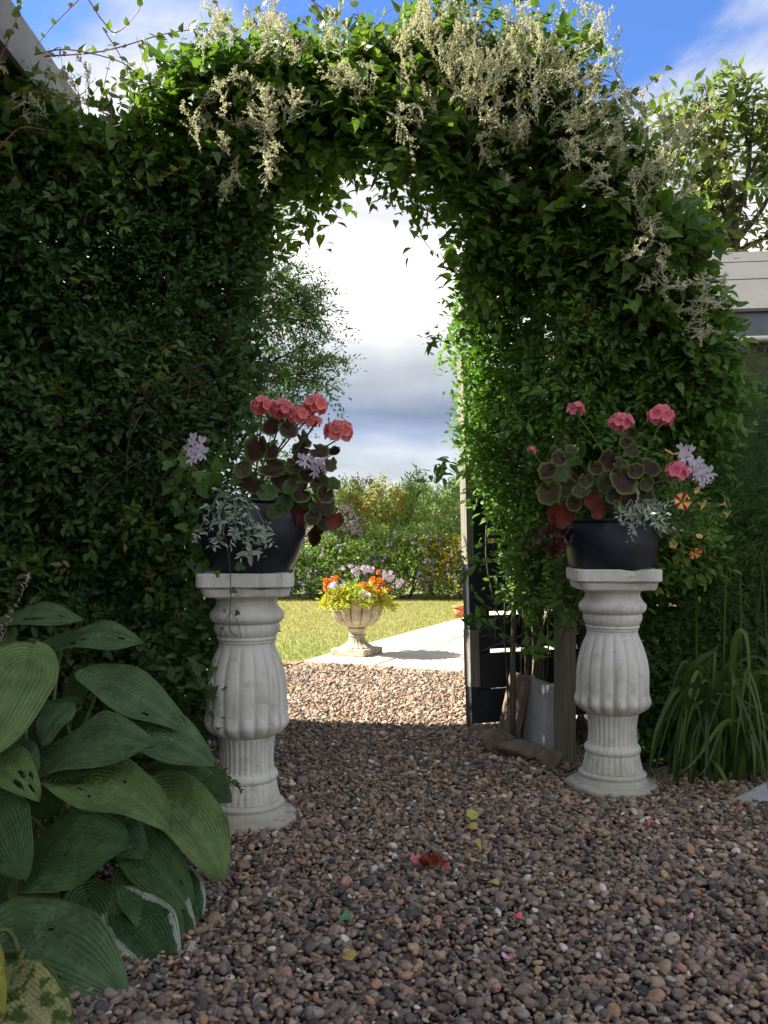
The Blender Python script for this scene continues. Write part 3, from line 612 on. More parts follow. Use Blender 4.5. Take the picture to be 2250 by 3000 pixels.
# ---------------------------------------------------------------- gate, fence, posts
ga = thing('garden_gate', 'charcoal slatted gate standing open with a pale bare edge', 'gate', (.38, 4.02, 0))
g0 = Vector((.392, 4.0, 0)); gd = Vector((.93, .36, 0)).normalized(); gn = Vector((-gd.y, gd.x, 0))
def gm(u, v, z): return g0+gd*(u-.035*z*.75)+gn*v+Vector((0, 0, z))
def gbox(u0, u1, v0, v1, z0, z1, name, mat, jag=0, par=None):
    V = [gm(u, v, z) for u in (u0, u1) for v in (v0, v1) for z in (z0, z1)]
    bb = B(); bb.add(V, [(0,1,3,2), (4,6,7,5), (0,4,5,1), (2,3,7,6), (0,2,6,4), (1,5,7,3)]); return bb.put(name, mat, par or ga, False)
gbox(-.012, .022, -.03, .028, .75, 1.68, 'stile', MAT['bare_wood']).update_tag()
gbox(-.008, .026, -.03, .028, .455, .75, 'stile', MAT['slate_wood'])
gbox(-.012, .034, -.036, .028, .20, .455, 'stile_patch', MAT['bare_wood'])
gbox(-.008, .028, -.03, .028, .015, .20, 'stile', MAT['slate_wood'])
zb = .03
for i in range(11):
    h = (.150, .158, .152, .156, .150)[i % 5]; gap = (.006, .020, .019, .004, .021, .006)[i % 6]
    if zb+h > 1.66: break
    gbox(.024, .62, -.012+.003*(i % 2), .010+.003*(i % 2), zb, zb+h, 'slat', MAT['slate_wood']); zb += h+gap
gbox(.027, .115, .0135, .034, .03, 1.62, 'batten', MAT['slate_wood'])
for u in (.30, .58): gbox(u, u+.06, .012, .04, .03, 1.62, 'batten', MAT['slate_wood'])
fr = thing('slat_fence', 'dark slatted fence hidden behind the foliage right of the gate', 'fence', (1.9, 4.3, 0))
for i in range(9):
    z0 = .02+i*.178; b = B(); b.box((.98, 4.30, z0), (4.2, 4.32, z0+(.168 if i != 2 else .158))); b.put('slat', MAT['fence_wood'], fr, False)
for x in (1.0, 2.2, 3.4): b = B(); b.box((x, 4.322, 0), (x+.08, 4.40, 1.75)); b.put('post', MAT['fence_wood'], fr, False)
ar = thing('garden_arch', 'timber arch frame carrying the flowering vine over the path', 'arch', (.0, 3.6, 0))
def bpost(px, pyb, wd, z1, mat=MAT['post_wood'], rot=.25, name='post', parent=ar, lean=0):
    g = G(px, pyb); b = B(); Mx = Matrix.Translation(g) @ Matrix.Rotation(rot, 4, 'Z') @ Matrix.Rotation(lean, 4, 'Y')
    b.box((-wd/2, -wd/2, -.02), (wd/2, wd/2, z1), Mx, .003); return b.put(name, mat, parent, False), g
bpost(1655, 2238, .062, 2.1, rot=.5); bpost(1575, 2150, .05, 2.1, rot=.1)
b = B(); b.box((-.83, 3.36, -.02), (-.77, 3.42, 2.2), None, .003); b.put('post', MAT['post_wood'], ar, False)
b = B(); b.box((-.85, 3.80, -.02), (-.79, 3.86, 2.2), None, .003); b.put('post', MAT['post_wood'], ar, False)
for z in (2.32, 2.40):
    for y in (3.42, 3.80): b = B(); b.tube(curve([(-.92, y, 1.9), (-.62, y, 2.32+z-2.32), (0, y, z+.22), (.5, y, 2.42+z-2.32), (.8, y, 2.0)]), .011, 6); b.put('hoop', MAT['stem_brown'], ar)
g = G(1500, 2178); b = B(); b.tube([g, g+Vector((.008, .01, .52)), g+Vector((.02, 0, 1.05))], .011, 7)
tag(b.put('garden_stake', MAT['post_wood']), 'thin weathered cane stake beside the leaning grey slab', 'stake')
# leaning slabs and stones
def lslab(p0, p1, h, th, mat, label, lean):
    p0, p1 = Vector(p0), Vector(p1); d = (p1-p0); L = d.length; d.normalize(); nn = Vector((-d.y, d.x, 0))
    if nn.x < 0: nn = -nn
    up = (Vector((0, 0, 1))+nn*lean).normalized(); b = B(); th_v = up.cross(d).normalized()*th
    if th_v.x < 0: th_v = -th_v
    V = []
    for a in (p0, p1):
        for z in (0, h):
            for t_ in (Vector(), th_v): V.append(a+up*z+t_)
    V = [V[i] for i in range(8)]
    b.add(V, [(0,1,3,2), (4,6,7,5), (0,4,5,1), (2,3,7,6), (0,2,6,4), (1,5,7,3)]); o = b.put('paving_slab', mat, None, False)
    bv = o.modifiers.new('bevel', 'BEVEL'); bv.width = .004; bv.segments = 2
    return tag(o, label, 'slab')
lslab(G(1513, 2162), G(1592, 2207), .272, .045, MAT['slab_grey'], 'grey concrete paving slab stood on edge beside the wooden post', .10)
lslab(G(1455, 2150), G(1500, 2178), .285, .03, MAT['rock'], 'thin brownish slab leaning behind the stake next to the gate', .22)
def rock(c, s, seed, label, name='stone', rot=0, mat=None, flat=4):
    import bmesh
    r = np.random.default_rng(seed); bm = bmesh.new(); bmesh.ops.create_icosphere(bm, subdivisions=4, radius=1)
    V = np.array([v.co[:] for v in bm.verts]); T = [tuple(v.index for v in f.verts) for f in bm.faces]; bm.free()
    for _ in range(flat+6):
        a = r.normal(size=3); a /= np.linalg.norm(a); k = .5+.3*r.random(); V = V-np.maximum(V@a-k, 0)[:, None]*a*.92
    V = V*(1+.04*wob(V[:, 0], V[:, 1], V[:, 2], .9, seed)[:, None]+.015*wob(V[:, 0], V[:, 1], V[:, 2], 3, seed)[:, None])*np.array(s)
    cr_, sr_ = math.cos(rot), math.sin(rot); V = np.stack([V[:, 0]*cr_-V[:, 1]*sr_, V[:, 0]*sr_+V[:, 1]*cr_, V[:, 2]], 1)+np.array(c)
    return tag(obj(name, V, T, mat or MAT['rock']), label, 'stone')
g = G(1462, 2200); rock((g.x, g.y, .035), (.085, .07, .075), 3, 'pointed brown stone at the foot of the gate', rot=.4)
g = G(1535, 2225); rock((g.x, g.y, .025), (.12, .06, .05), 8, 'long low stone in front of the grey slab', rot=-.5)
g = G(1612, 2255); rock((g.x, g.y, .025), (.06, .05, .055), 12, 'rounded stone at the foot of the wooden post', rot=.2)
g = G(1400, 2150); rock((g.x+.01, g.y, .02), (.06, .035, .03), 15, 'small flat stone under the bottom slat of the gate', rot=.1)
g = G(2235, 2350); rock((g.x+.06, g.y+.02, .015), (.17, .09, .055), 21, 'pale flat stone on the gravel at the right edge', mat=MAT['slab_grey'])

# ---------------------------------------------------------------- foliage masses
def pts2(L): return [((px-1125)/F*Y, HC+(YH-py)/F*Y) for px, py, Y in L]
def mass(poly, n, yf, thick, bump, seed, slen, k, lsize, upn=(0, -.45, .9), droop=.3, front=.7, outd=(0, -.8, .15)):
    x0, z0 = np.min(poly, 0); x1, z1 = np.max(poly, 0)
    X = rng.uniform(x0, x1, n*3); Z = rng.uniform(z0, z1, n*3); kp = inpoly(X, Z, poly); X, Z = X[kp][:n], Z[kp][:n]; m_ = len(X)
    yfv = yf(X, Z) if callable(yf) else np.full(m_, yf)
    yfv = yfv+bump*wob(X, 0*X, Z, 1.1, seed)+bump*.7*wob(X, 0*X, Z, 3.1, seed+1)
    r = rng.random(m_); dep = np.where(r < front, rng.exponential(.05, m_), rng.random(m_)*thick)
    Y = yfv+np.minimum(dep, thick)
    sd_ = np.array(outd)+rng.normal(size=(m_, 3))*.75
    q = list(sprays(np.stack([X, Y, Z], 1), sd_, k, slen, lsize, droop, upn)); p_ = q[0]
    q[3] = q[3]*(1+.30*wob(p_[:, 0], p_[:, 1], p_[:, 2], .9, seed+7)); q[4] = np.clip(.62*q[4]+.38*(.5+.6*wob(p_[:, 0], p_[:, 1], p_[:, 2], 1.3, seed+9)), .001, 1)
    return q
def vis(pos, size): return size/pos[:, 1]-.02*(np.abs(pos[:, 0]/pos[:, 1]) > .43)-.02*(pos[:, 2] < .1)-rng.random(len(pos))*.002
# 1: evergreen hedge on the left (Y about 3 to 3.9)
hp = pts2([(-420,300,3.1), (0,330,3.1), (250,420,3.1), (520,430,3.2), (700,500,3.3), (820,640,3.7), (800,760,3.8), (785,900,3.8), (790,1100,3.8), (760,1300,3.6), (745,1500,3.5), (730,1900,3.5), (700,2120,3.3), (560,2190,3.1), (0,2300,3.0), (-420,2300,3.0)])
he = thing('hedge', 'tall dark evergreen hedge filling the left side behind the hosta', 'hedge', (-1.2, 3.4, 0))
yl = lambda X, Z: 3.02+.18*np.clip((X+1.2)/.8, 0, 1)+.12*np.clip((Z-1.2), 0, 1.2)
q = mass(hp, 12000, yl, .50, .10, 21, .11, 7, .038, droop=.2, front=.6)
kp = leaf_parts('leaf', 300, q[0], q[1], q[2], q[3], LEAF, MAT['hedge'], he, vis(q[0], q[3])-(q[0][:, 1] > 3.05)*.003)
cloud('foliage', q[0][kp], q[1][kp], q[2][kp], q[3][kp], LEAF, MAT['hedge'], he, np.clip(q[4][kp], .001, 1))
hp2 = pts2([(0,420,3.3), (250,450,3.3), (520,450,3.3), (700,520,3.4), (800,650,3.6), (780,760,3.7), (770,1150,3.7), (600,1350,3.5), (0,1350,3.4), (-300,1350,3.4), (-300,420,3.3)])
q2 = mass(hp2, 3600, 3.42, .25, .03, 23, .11, 7, .045, droop=.2, front=.1); cloud('inner_foliage', *q2[:4], LEAF, MAT['hedge'], he, q2[4])
# lighter young shoots here and there
for (px, py, rr, cnt) in ((390, 1560, 60, 14), (560, 1420, 70, 16), (180, 1180, 60, 10), (470, 1060, 50, 8), (260, 800, 80, 10), (600, 1580, 50, 12), (90, 1650, 70, 12), (520, 1700, 60, 12), (320, 620, 80, 8)):
    c = P(px, py, 2.98); o_ = np.array(c)+rng.normal(size=(cnt, 3))*np.array([rr, rr*.6, rr])/F*3*.6
    s_ = sprays(o_, rng.normal(size=(cnt, 3))*.6+np.array([0, -.6, .3]), 6, .07, .034); cloud('young_shoots', *s_[:4], LEAF, MAT['hedge_yel'], he, np.clip(s_[4], .001, 1))
b = B()
for i in range(60):
    p = P(random.gauss(480, 75), random.gauss(1230, 110), random.uniform(2.96, 3.14)); d = Vector((random.gauss(0, .6), random.gauss(0, .2), random.gauss(.2, .9))).normalized()
    L = random.uniform(.1, .32); q1 = p+d*L*.5+Vector((random.gauss(0, .02), random.gauss(0, .02), 0)); b.tube(curve([p, q1, p+d*L+Vector((random.gauss(0, .04), 0, -.02))], 4), random.uniform(.0009, .0022), 4, False)
for i in range(26):
    x = random.uniform(-1.5, -.72); p = Vector((x, random.uniform(3.25, 3.5), -.02)); b.tube(curve([p, p+Vector((random.gauss(0, .05), 0, .7)), p+Vector((random.gauss(0, .08), 0, 1.3)), p+Vector((random.gauss(0, .1), .05, 1.8))], 5), [.008]*16, 5, False)
o = b.put('twigs', MAT['stem_brown'], he); o['kind'] = 'stuff'
for (px, py, rx_, ry_, cnt, Yc) in ((585, 1830, 45, 110, 34, 2.80), (610, 2010, 25, 70, 12, 2.72), (500, 1950, 80, 120, 40, 2.85), (560, 1500, 40, 120, 20, 2.86)):
    o_ = np.array([tuple(P(random.gauss(px, rx_*.6), random.gauss(py, ry_*.6), Yc+random.uniform(-.06, .1))) for _ in range(cnt)])
    s_ = sprays(o_, rng.normal(size=(cnt, 3))*.6+np.array([.1, -.5, -.1]), 6, .08, .050, .4); cloud('low_shoots', *s_[:4], LEAF, MAT['hedge'], he, np.clip(s_[4], .3, .95))
# 2: russian vine over the arch
ve = thing('flowering_vine', 'cream flowered vine with red stems sprawling over the top of the arch', 'climbing plant', (.1, 3.5, 0))
vp = pts2([(560,440,3.3), (240,400,3.2), (100,240,3.1), (0,190,3.1), (-300,150,3.1), (-300,420,3.1), (250,520,3.2), (640,600,3.4), (740,690,3.5), (860,650,3.8), (960,585,3.8), (1030,560,3.8), (1100,590,3.8), (1180,660,3.8), (1240,640,3.8), (1300,700,3.8), (1345,800,3.8), (1352,880,3.7),
            (1420,860,3.5), (1600,800,3.4), (1800,900,3.3), (2030,1080,3.3), (2085,930,3.3), (2040,740,3.3), (1930,600,3.3), (1790,450,3.3), (1690,290,3.3), (1610,140,3.3), (1480,80,3.3), (1300,100,3.3), (1180,160,3.3), (1050,190,3.3), (950,170,3.3), (840,120,3.3), (700,150,3.3), (650,200,3.3), (560,260,3.3), (470,310,3.25), (360,350,3.2)])
yv = lambda X, Z: 3.30-.12*np.clip(Z-1.8, 0, 1)+.0*X
q = mass(vp, 6400, yv, .55, .13, 41, .15, 7, .047, droop=.35, front=.55)
kp = leaf_parts('leaf', 300, q[0], q[1], q[2], q[3], HEART, MAT['vine'], ve, vis(q[0], q[3])-(q[0][:, 1] > 3.25)*.004)
cloud('foliage', q[0][kp], q[1][kp], q[2][kp], q[3][kp], HEART, MAT['vine'], ve, np.clip(q[4][kp], .001, 1))
# 3: honeysuckle on the right side of the arch
re_ = thing('honeysuckle', 'leafy green climber on the right side of the arch above the gate', 'climbing plant', (.9, 3.6, 0))
rp = pts2([(1352,820,3.8), (1345,950,3.85), (1362,1080,3.85), (1372,1200,3.85), (1366,1330,3.85), (1392,1400,3.9), (1445,1470,3.8), (1480,1560,3.6), (1520,1670,3.5), (1555,1790,3.5), (1570,1820,3.5), (1600,1760,3.5), (1690,1800,3.4), (1740,1700,3.4), (1900,1680,3.4), (2100,1600,3.4), (2120,1100,3.4), (2080,880,3.4), (1800,780,3.4), (1500,760,3.4)])
yr = lambda X, Z: 3.38+.42*np.clip((.68-X)/.2, 0, 1)+0*Z
q = mass(rp, 6500, yr, .55, .11, 61, .12, 7, .040, droop=.3, front=.6)
kp = leaf_parts('leaf', 300, q[0], q[1], q[2], q[3], LEAF, MAT['right'], re_, vis(q[0], q[3])-(q[0][:, 1] > 3.42)*.004)
cloud('foliage', q[0][kp], q[1][kp], q[2][kp], q[3][kp], LEAF, MAT['right'], re_, np.clip(q[4][kp], .001, 1))
b = B()
for i in range(20):     # bare stems below the leaves
    x = random.uniform(.52, .84); y = random.uniform(3.72, 3.92)
    b.tube(curve([(x, y, -.02), (x+random.gauss(0, .03), y, .4), (x+random.gauss(0, .06), y, .8), (x+random.gauss(0, .08), y, 1.3)], 5), random.uniform(.002, .006), 5, False)
for i in range(40):
    p = P(random.uniform(1420, 1660), random.uniform(1560, 1900), random.uniform(3.35, 3.6)); d = Vector((random.gauss(0, 1), random.gauss(0, .3), random.gauss(0, 1))).normalized()*random.uniform(.06, .2); b.tube(curve([p, p+d*.5+Vector((0, 0, .02)), p+d], 4), .0016, 4, False)
b.put('bare_stems', MAT['stem_brown'], re_)['kind'] = 'stuff'
for (px, py, cnt) in ((1370,1640,5), (1400,1800,5), (1540,1900,5), (1640,1790,4), (1820,1020,9), (1960,1080,10), (1290,1000,3), (1325,1370,4), (1840,900,8), (2040,1120,7), (1560,1130,6), (1500,1230,5)):
    o_ = np.array(P(px, py, 3.32))+rng.normal(size=(cnt, 3))*.03
    s_ = sprays(o_, rng.normal(size=(cnt, 3))*.5+np.array([0, -.5, .1]), 7, .11, .045); cloud('light_shoots', *s_[:4], LEAF, MAT['fresh'], re_, np.clip(s_[4], .001, 1))

# cream panicles
def panicle(seed, L=.15, br=11, fl=13):
    r = np.random.default_rng(seed); pts = []; stems = B()
    ax = curve([(0, 0, 0), (L*.5, r.normal()*.01, .004), (L, r.normal()*.015, -.012)], 6); stems.tube(ax, .0009, 3, False)
    for i in range(br):
        t = (i+1)/(br+1); p = np.array(ax[int(t*(len(ax)-1))]); bl = L*.46*(1.15-t); a = r.uniform(0, 6.28)
        d = np.array([.75, math.cos(a)*.7, math.sin(a)*.7]); d /= np.linalg.norm(d)
        stems.tube([p, p+d*bl], .0006, 3, False)
        for j in range(fl): pts.append(p+d*bl*(j+.5)/fl+r.normal(size=3)*.0028)
    for j in range(30): pts.append(np.array(ax[int(r.uniform(.2, 1)*(len(ax)-1))])+r.normal(size=3)*.003)
    pts = np.array(pts); m_ = len(pts); d = unit(r.normal(size=(m_, 3))); n_ = r.normal(size=(m_, 3))
    T = np.array([(-.5,-.5,0), (.5,-.5,0), (.5,.5,0), (-.5,.5,0), (0,0,.7)]); FT = np.array([(0,1,4), (1,2,4), (2,3,4), (3,0,4)])
    y = unit(np.cross(n_, d)); z = np.cross(d, y); s = .0040*(.6+.8*r.random((m_, 1, 1)))
    V = (pts[:, None]+s*(T[None, :, 0, None]*d[:, None]+T[None, :, 1, None]*y[:, None]+T[None, :, 2, None]*z[:, None])).reshape(-1, 3)
    FF = (FT[None]+(np.arange(m_)*5)[:, None, None]).reshape(-1, 3); k = len(V)
    # thin stalks as triangles
    sv = np.array(stems.v); sf = []
    for f_ in stems.f:
        for j in range(1, len(f_)-1): sf.append((f_[0]+k, f_[j]+k, f_[j+1]+k))
    FF = np.concatenate([FF, np.array(sf)]); rn = np.r_[np.repeat(np.clip(r.random(m_), .01, 1), 4), np.full(len(sf), .99)]
    return mesh('flower_panicle', np.concatenate([V, sv]), FF, MAT['cream'], False, None, rn)
PM = [panicle(s, L, br, fl) for s, L, br, fl in ((1, .16, 12, 13), (2, .13, 10, 12), (3, .18, 14, 12), (4, .10, 8, 11), (5, .15, 11, 14))]
PCL = [(1400,170,130,100,40,1), (1570,140,110,90,32,1), (1300,110,80,70,12,1), (800,90,60,70,16,1), (1180,80,60,60,6,1), (840,320,60,50,14,0), (1720,360,90,90,26,0), (1860,520,90,110,24,0), (1640,250,80,80,16,1), (1250,290,40,40,5,0), (720,400,50,80,12,0),
       (1510,390,40,40,5,0), (1880,700,40,50,6,0), (2000,800,60,80,14,0), (2040,950,30,60,6,0), (120,310,70,50,8,0), (240,220,40,30,4,1), (1160,360,40,40,3,-1), (760,500,60,80,8,-1), (1010,240,60,60,7,0), (640,130,30,40,5,1), (1520,420,120,80,10,-1), (1920,420,80,80,9,1), (600,330,60,60,4,0), (1400,300,90,60,9,0), (950,130,90,40,7,1), (1080,200,60,40,4,0), (700,230,60,40,4,0), (1250,60,60,30,5,1), (1750,150,50,60,5,1)]
for (cx, cy, rx, ry, cnt, up) in PCL:
    for i in range(int(cnt*.85)):
        px, py = random.gauss(cx, rx*.8), random.gauss(cy, ry*.75); p = P(px, py, random.uniform(2.90, 3.12))
        dd = Vector((random.gauss(0, .45), random.gauss(-.45, .3), random.gauss((.9, .25, -.8)[1-up if up >= 0 else 2], .35)))
        inst('flower_panicle', random.choice(PM), ve, frame(dd, (random.gauss(0, 1), -1, random.gauss(0, 1)), p-dd.normalized()*.05, random.uniform(.62, 1.1)))
# red runners with leaves
RUN = [([(130,165),(300,150),(480,100),(600,82)], 3.15, 12, .003), ([(100,160),(200,145),(350,180),(420,230),(520,260),(640,280)], 3.1, 12, .0026), ([(260,0),(300,60),(340,95),(400,40),(420,-10)], 3.1, 4, .0026), ([(230,0),(160,70),(110,130)], 3.15, 3, .002),
       ([(620,-10),(680,90),(720,140)], 3.1, 5, .0026), ([(600,90),(540,170),(480,240),(400,330)], 3.12, 9, .0024), ([(300,80),(360,180),(390,290),(410,360)], 3.2, 8, .0022), ([(900,-10),(1000,70),(1060,120)], 3.15, 6, .0024), ([(1340,130),(1240,220),(1200,240)], 3.05, 6, .0024),
       ([(1460,250),(1440,380),(1400,500)], 3.02, 7, .0026), ([(1600,240),(1760,230),(1900,320),(1960,350),(2060,420),(2100,560)], 3.15, 14, .0024), ([(1720,70),(1760,130),(1740,180),(1700,230)], 3.2, 7, .002), ([(1980,290),(2040,300),(2090,320),(2150,290),(2110,330)], 3.2, 5, .002),
       ([(1200,600),(1240,700),(1290,760),(1330,790)], 3.75, 7, .002), ([(0,430),(60,375),(130,380)], 2.95, 1, .003), ([(1350,1000),(1290,1000),(1245,1005)], 3.7, 6, .0016), ([(980,555),(990,600),(975,640)], 3.7, 4, .0016), ([(905,620),(900,660),(905,700)], 3.7, 10, .0014), ([(1850,360),(1830,310),(1790,240)], 3.2, 4, .002), ([(1120,150),(1200,60),(1250,-10)], 3.2, 8, .002),
       ([(0,170),(40,80),(60,0)], 3.0, 8, .003), ([(20,300),(90,270),(200,290),(330,330)], 3.02, 9, .0022), ([(530,490),(460,530),(400,560)], 3.0, 4, .0015), ([(1330,60),(1400,-5)], 3.1, 4, .002), ([(1520,20),(1500,-20)], 3.1, 3, .002), ([(1560,260),(1450,330),(1480,400)], 3.0, 5, .0022), ([(1000,0),(985,60),(960,120)], 3.15, 5, .0016)]
for i in range(46):
    px = random.choice((random.uniform(560, 1250), random.uniform(1250, 2050), random.uniform(60, 620), random.uniform(60, 620))); py = (130 if px < 1300 else 80) if 640 < px < 1600 else (330 if px < 640 else 140+(px-1600)*.85)
    L_ = [(px, py+30)]; ax = random.uniform(-80, 80)
    for q_ in range(3): L_.append((L_[-1][0]+ax*random.uniform(.4, 1)+random.gauss(0, 12), L_[-1][1]-random.uniform(15, 65)*(1.5 if px < 640 else 1)*(1 if q_ < 2 else random.choice((-.6, 1)))))
    RUN.append((L_, random.uniform(3.02, 3.35), random.randint(4, 8), random.uniform(.0011, .0018)))
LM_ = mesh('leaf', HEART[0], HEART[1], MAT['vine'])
MAT['vine_runner'] = leafmat('vine_leaf_young', [(.10,.17,.03), (.15,.22,.035), (.08,.14,.035)], .45, .4); LMS = mesh('leaf', HEART[0], HEART[1], MAT['vine_runner'])  # green for the leaves set along the red runners
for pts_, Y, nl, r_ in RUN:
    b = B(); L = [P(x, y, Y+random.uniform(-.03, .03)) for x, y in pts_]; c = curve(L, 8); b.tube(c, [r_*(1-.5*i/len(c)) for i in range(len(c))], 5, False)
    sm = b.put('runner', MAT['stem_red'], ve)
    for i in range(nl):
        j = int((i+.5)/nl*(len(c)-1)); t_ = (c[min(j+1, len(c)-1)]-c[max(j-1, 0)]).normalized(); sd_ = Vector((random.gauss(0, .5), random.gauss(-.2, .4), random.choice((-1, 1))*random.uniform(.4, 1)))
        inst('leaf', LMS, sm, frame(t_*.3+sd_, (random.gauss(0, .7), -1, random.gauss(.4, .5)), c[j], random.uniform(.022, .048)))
# 4: feathery dark bush on the right, dark shrub behind the pedestal
fe = thing('feathery_bush', 'dark feathery bush filling the right edge above the strappy grass', 'bush', (1.35, 3.5, 0))
fp = pts2([(2040,1130,3.4), (2150,1080,3.4), (2600,1050,3.4), (2600,2250,3.3), (1930,2250,3.5), (1900,1700,3.5), (1980,1500,3.5)])
x0, z0 = np.min(fp, 0); x1, z1 = np.max(fp, 0); nn_ = 5200; X = rng.uniform(x0, x1, nn_); Z = rng.uniform(z0, z1, nn_); kk_ = inpoly(X, Z, fp); X, Z = X[kk_], Z[kk_]; mm = len(X)
Y = 3.42+.08*wob(X, 0*X, Z, 1.2, 5)+rng.exponential(.12, mm)+.2*(Z < .75); O = np.stack([X, Y, Z], 1)
sdv = np.stack([rng.normal(-.1, .5, mm), rng.normal(-.5, .3, mm), rng.normal(.25, .6, mm)], 1)
s_ = sprays(O, sdv, 26, .20, .034, .35, jit=1.); cloud('foliage', *s_[:4], (np.array([(0,.035,0), (0,-.035,0), (1,0,0)]), NEED[1]), MAT['feather'], fe, np.clip(s_[4], .001, 1))
b = B()
for i in range(26):
    x = random.uniform(1.1, 1.75); b.tube(curve([(x, 3.7, -.02), (x+random.gauss(0, .03), 3.68, .6), (x+random.gauss(0, .06), 3.6, 1.3)], 5), random.uniform(.003, .006), 5, False)
b.put('stems', MAT['stem_brown'], fe)['kind'] = 'stuff'
dsb = thing('dark_shrub', 'dark leafy shrub in shade right behind the right pedestal', 'shrub', (1.1, 3.7, 0))
sp_ = pts2([(1700,1450,3.5), (2350,1450,3.5), (2350,2240,3.5), (1860,2240,3.5), (1800,1900,3.5), (1700,1700,3.5)])
q = mass(sp_, 2300, 3.60, .5, .06, 77, .11, 7, .042); cloud('foliage', *q[:4], LEAF, MAT['hedge'], dsb, np.clip(q[4], .001, 1))
b = B(); [b.tube(curve([(x, 3.85, -.02), (x+.03, 3.8, .5), (x-.02, 3.8, 1.0)], 4), .007, 5, False) for x in (.95, 1.1, 1.25, 1.45, 1.6)]; b.put('stems', MAT['stem_brown'], dsb)['kind'] = 'stuff'

# ---------------------------------------------------------------- trees
def tree(name, label, base, trunk, limbs, leafm, tmpl, nspray, k, slen, ls, crad, parts=0, group=None, droop=.3):
    t = thing(name, label, 'tree', base, group); b = B(); b.tube(curve(trunk, 6), [trunk_r(i, (len(trunk)-1)*6+1) for i in range((len(trunk)-1)*6+1)], 9); b.put('trunk', MAT['bark'], t)
    b = B(); O = []; D = []
    for L, r0 in limbs:
        c = curve(L, 7); nn2 = len(c); b.tube(c, [r0*(1-.85*i/nn2) for i in range(nn2)], 6, False)
        for i in range(2, nn2):
            for _ in range(nspray):
                dr = Vector((random.gauss(0, 1), random.gauss(0, 1), random.gauss(.2, .8))).normalized(); rr = random.random()*crad*(1-.45*i/nn2)
                e = c[i]+dr*rr; O.append(e); D.append(dr+(c[i]-c[i-1]).normalized()*.6)
                if random.random() < .35: b.tube([c[i], c[i]+dr*rr*.5+Vector((0, 0, .02)), e], [.004, .003, .001], 3, False)
    b.put('limbs', MAT['bark'], t)['kind'] = 'stuff'
    s_ = sprays(np.array([tuple(o) for o in O]), np.array([tuple(o) for o in D]), k, slen, ls, droop)
    kp = np.ones(len(s_[0]), bool)
    if parts: kp = leaf_parts('leaf', parts, *s_[:4], tmpl, leafm, t, vis(s_[0], s_[3])-(s_[0][:, 0]/s_[0][:, 1] > .44)*.1)
    cloud('crown', *[a[kp] for a in s_[:4]], tmpl, leafm, t, np.clip(s_[4][kp], .001, 1)); return t
def trunk_r(i, n_): return .11*(1-.6*i/n_)
# ash beyond the border, seen through the arch
def ap(px, py, Y=13): return P(px, py, Y)
ab = Vector((-3.3, 13.2, -.03))
tree('ash_tree', 'fine leaved tree beyond the border seen at the left inside the arch', ab, [ab, ab+Vector((.1, 0, 1.5)), ab+Vector((.3, -.1, 3.2))],
     [([ab+Vector((.1, 0, 1.5)), ap(620,1180), ap(760,1080), ap(900,1010)], .05), ([ab+Vector((.2, 0, 2)), ap(640,1000), ap(780,930), ap(930,950)], .05), ([ab+Vector((.3, 0, 3)), ap(650,880), ap(760,840), ap(840,800)], .05),
      ([ab+Vector((.3, 0, 3)), ap(500,740), ap(600,690), ap(720,700)], .03), ([ab+Vector((.2, 0, 2.5)), ap(660,1080), ap(800,1120), ap(940,1110)], .04), ([ab+Vector((.2, 0, 2.5)), ap(400,900), ap(250,850)], .05),
      ([ap(760,1080), ap(860,1100), ap(960,1060)], .025), ([ap(780,930), ap(850,900), ap(905,930)], .02), ([ap(760,840), ap(850,870), ap(890,860)], .02), ([ap(620,1180), ap(740,1200), ap(850,1190)], .03)],
     MAT['ash'], SLIM2, 12, 11, .34, .085, .58)
cbs = Vector((3.35, 8.6, -.03))
def cp(px, py, Y=8.3): return P(px, py, Y)
tree('cherry_tree', 'sunlit tree with drooping leaves rising behind the shed roof', cbs, [cbs, cp(2150,1000,8.6), cp(2147,720,8.6), cp(2140,540,8.5)],
     [([cp(2147,700), cp(2100,560), cp(2060,430), cp(2010,350)], .03), ([cp(2145,620), cp(2130,500), cp(2120,400), cp(2130,290)], .03), ([cp(2147,680), cp(2190,520), cp(2200,390), cp(2215,270)], .03), ([cp(2147,720), cp(2240,600), cp(2290,450), cp(2300,300)], .03),
      ([cp(2147,720), cp(2040,640), cp(1960,560), cp(1930,480)], .025), ([cp(2147,720), cp(2060,720), cp(1990,680)], .02), ([cp(2147,740), cp(2230,700), cp(2330,640)], .025), ([cp(2147,600), cp(2080,520), cp(2000,470)], .02), ([cp(2200,500), cp(2260,400), cp(2270,330)], .015), ([cp(2060,560), cp(1990,420), cp(1960,330)], .012), ([cp(2120,420), cp(2080,330), cp(2065,250)], .012), ([cp(2190,420), cp(2170,330), cp(2165,260)], .012), ([cp(2100,700), cp(2020,600), cp(1900,600)], .015)],
     MAT['cherry'], SLIM2, 2, 9, .34, .135, .17, 160, droop=.8)

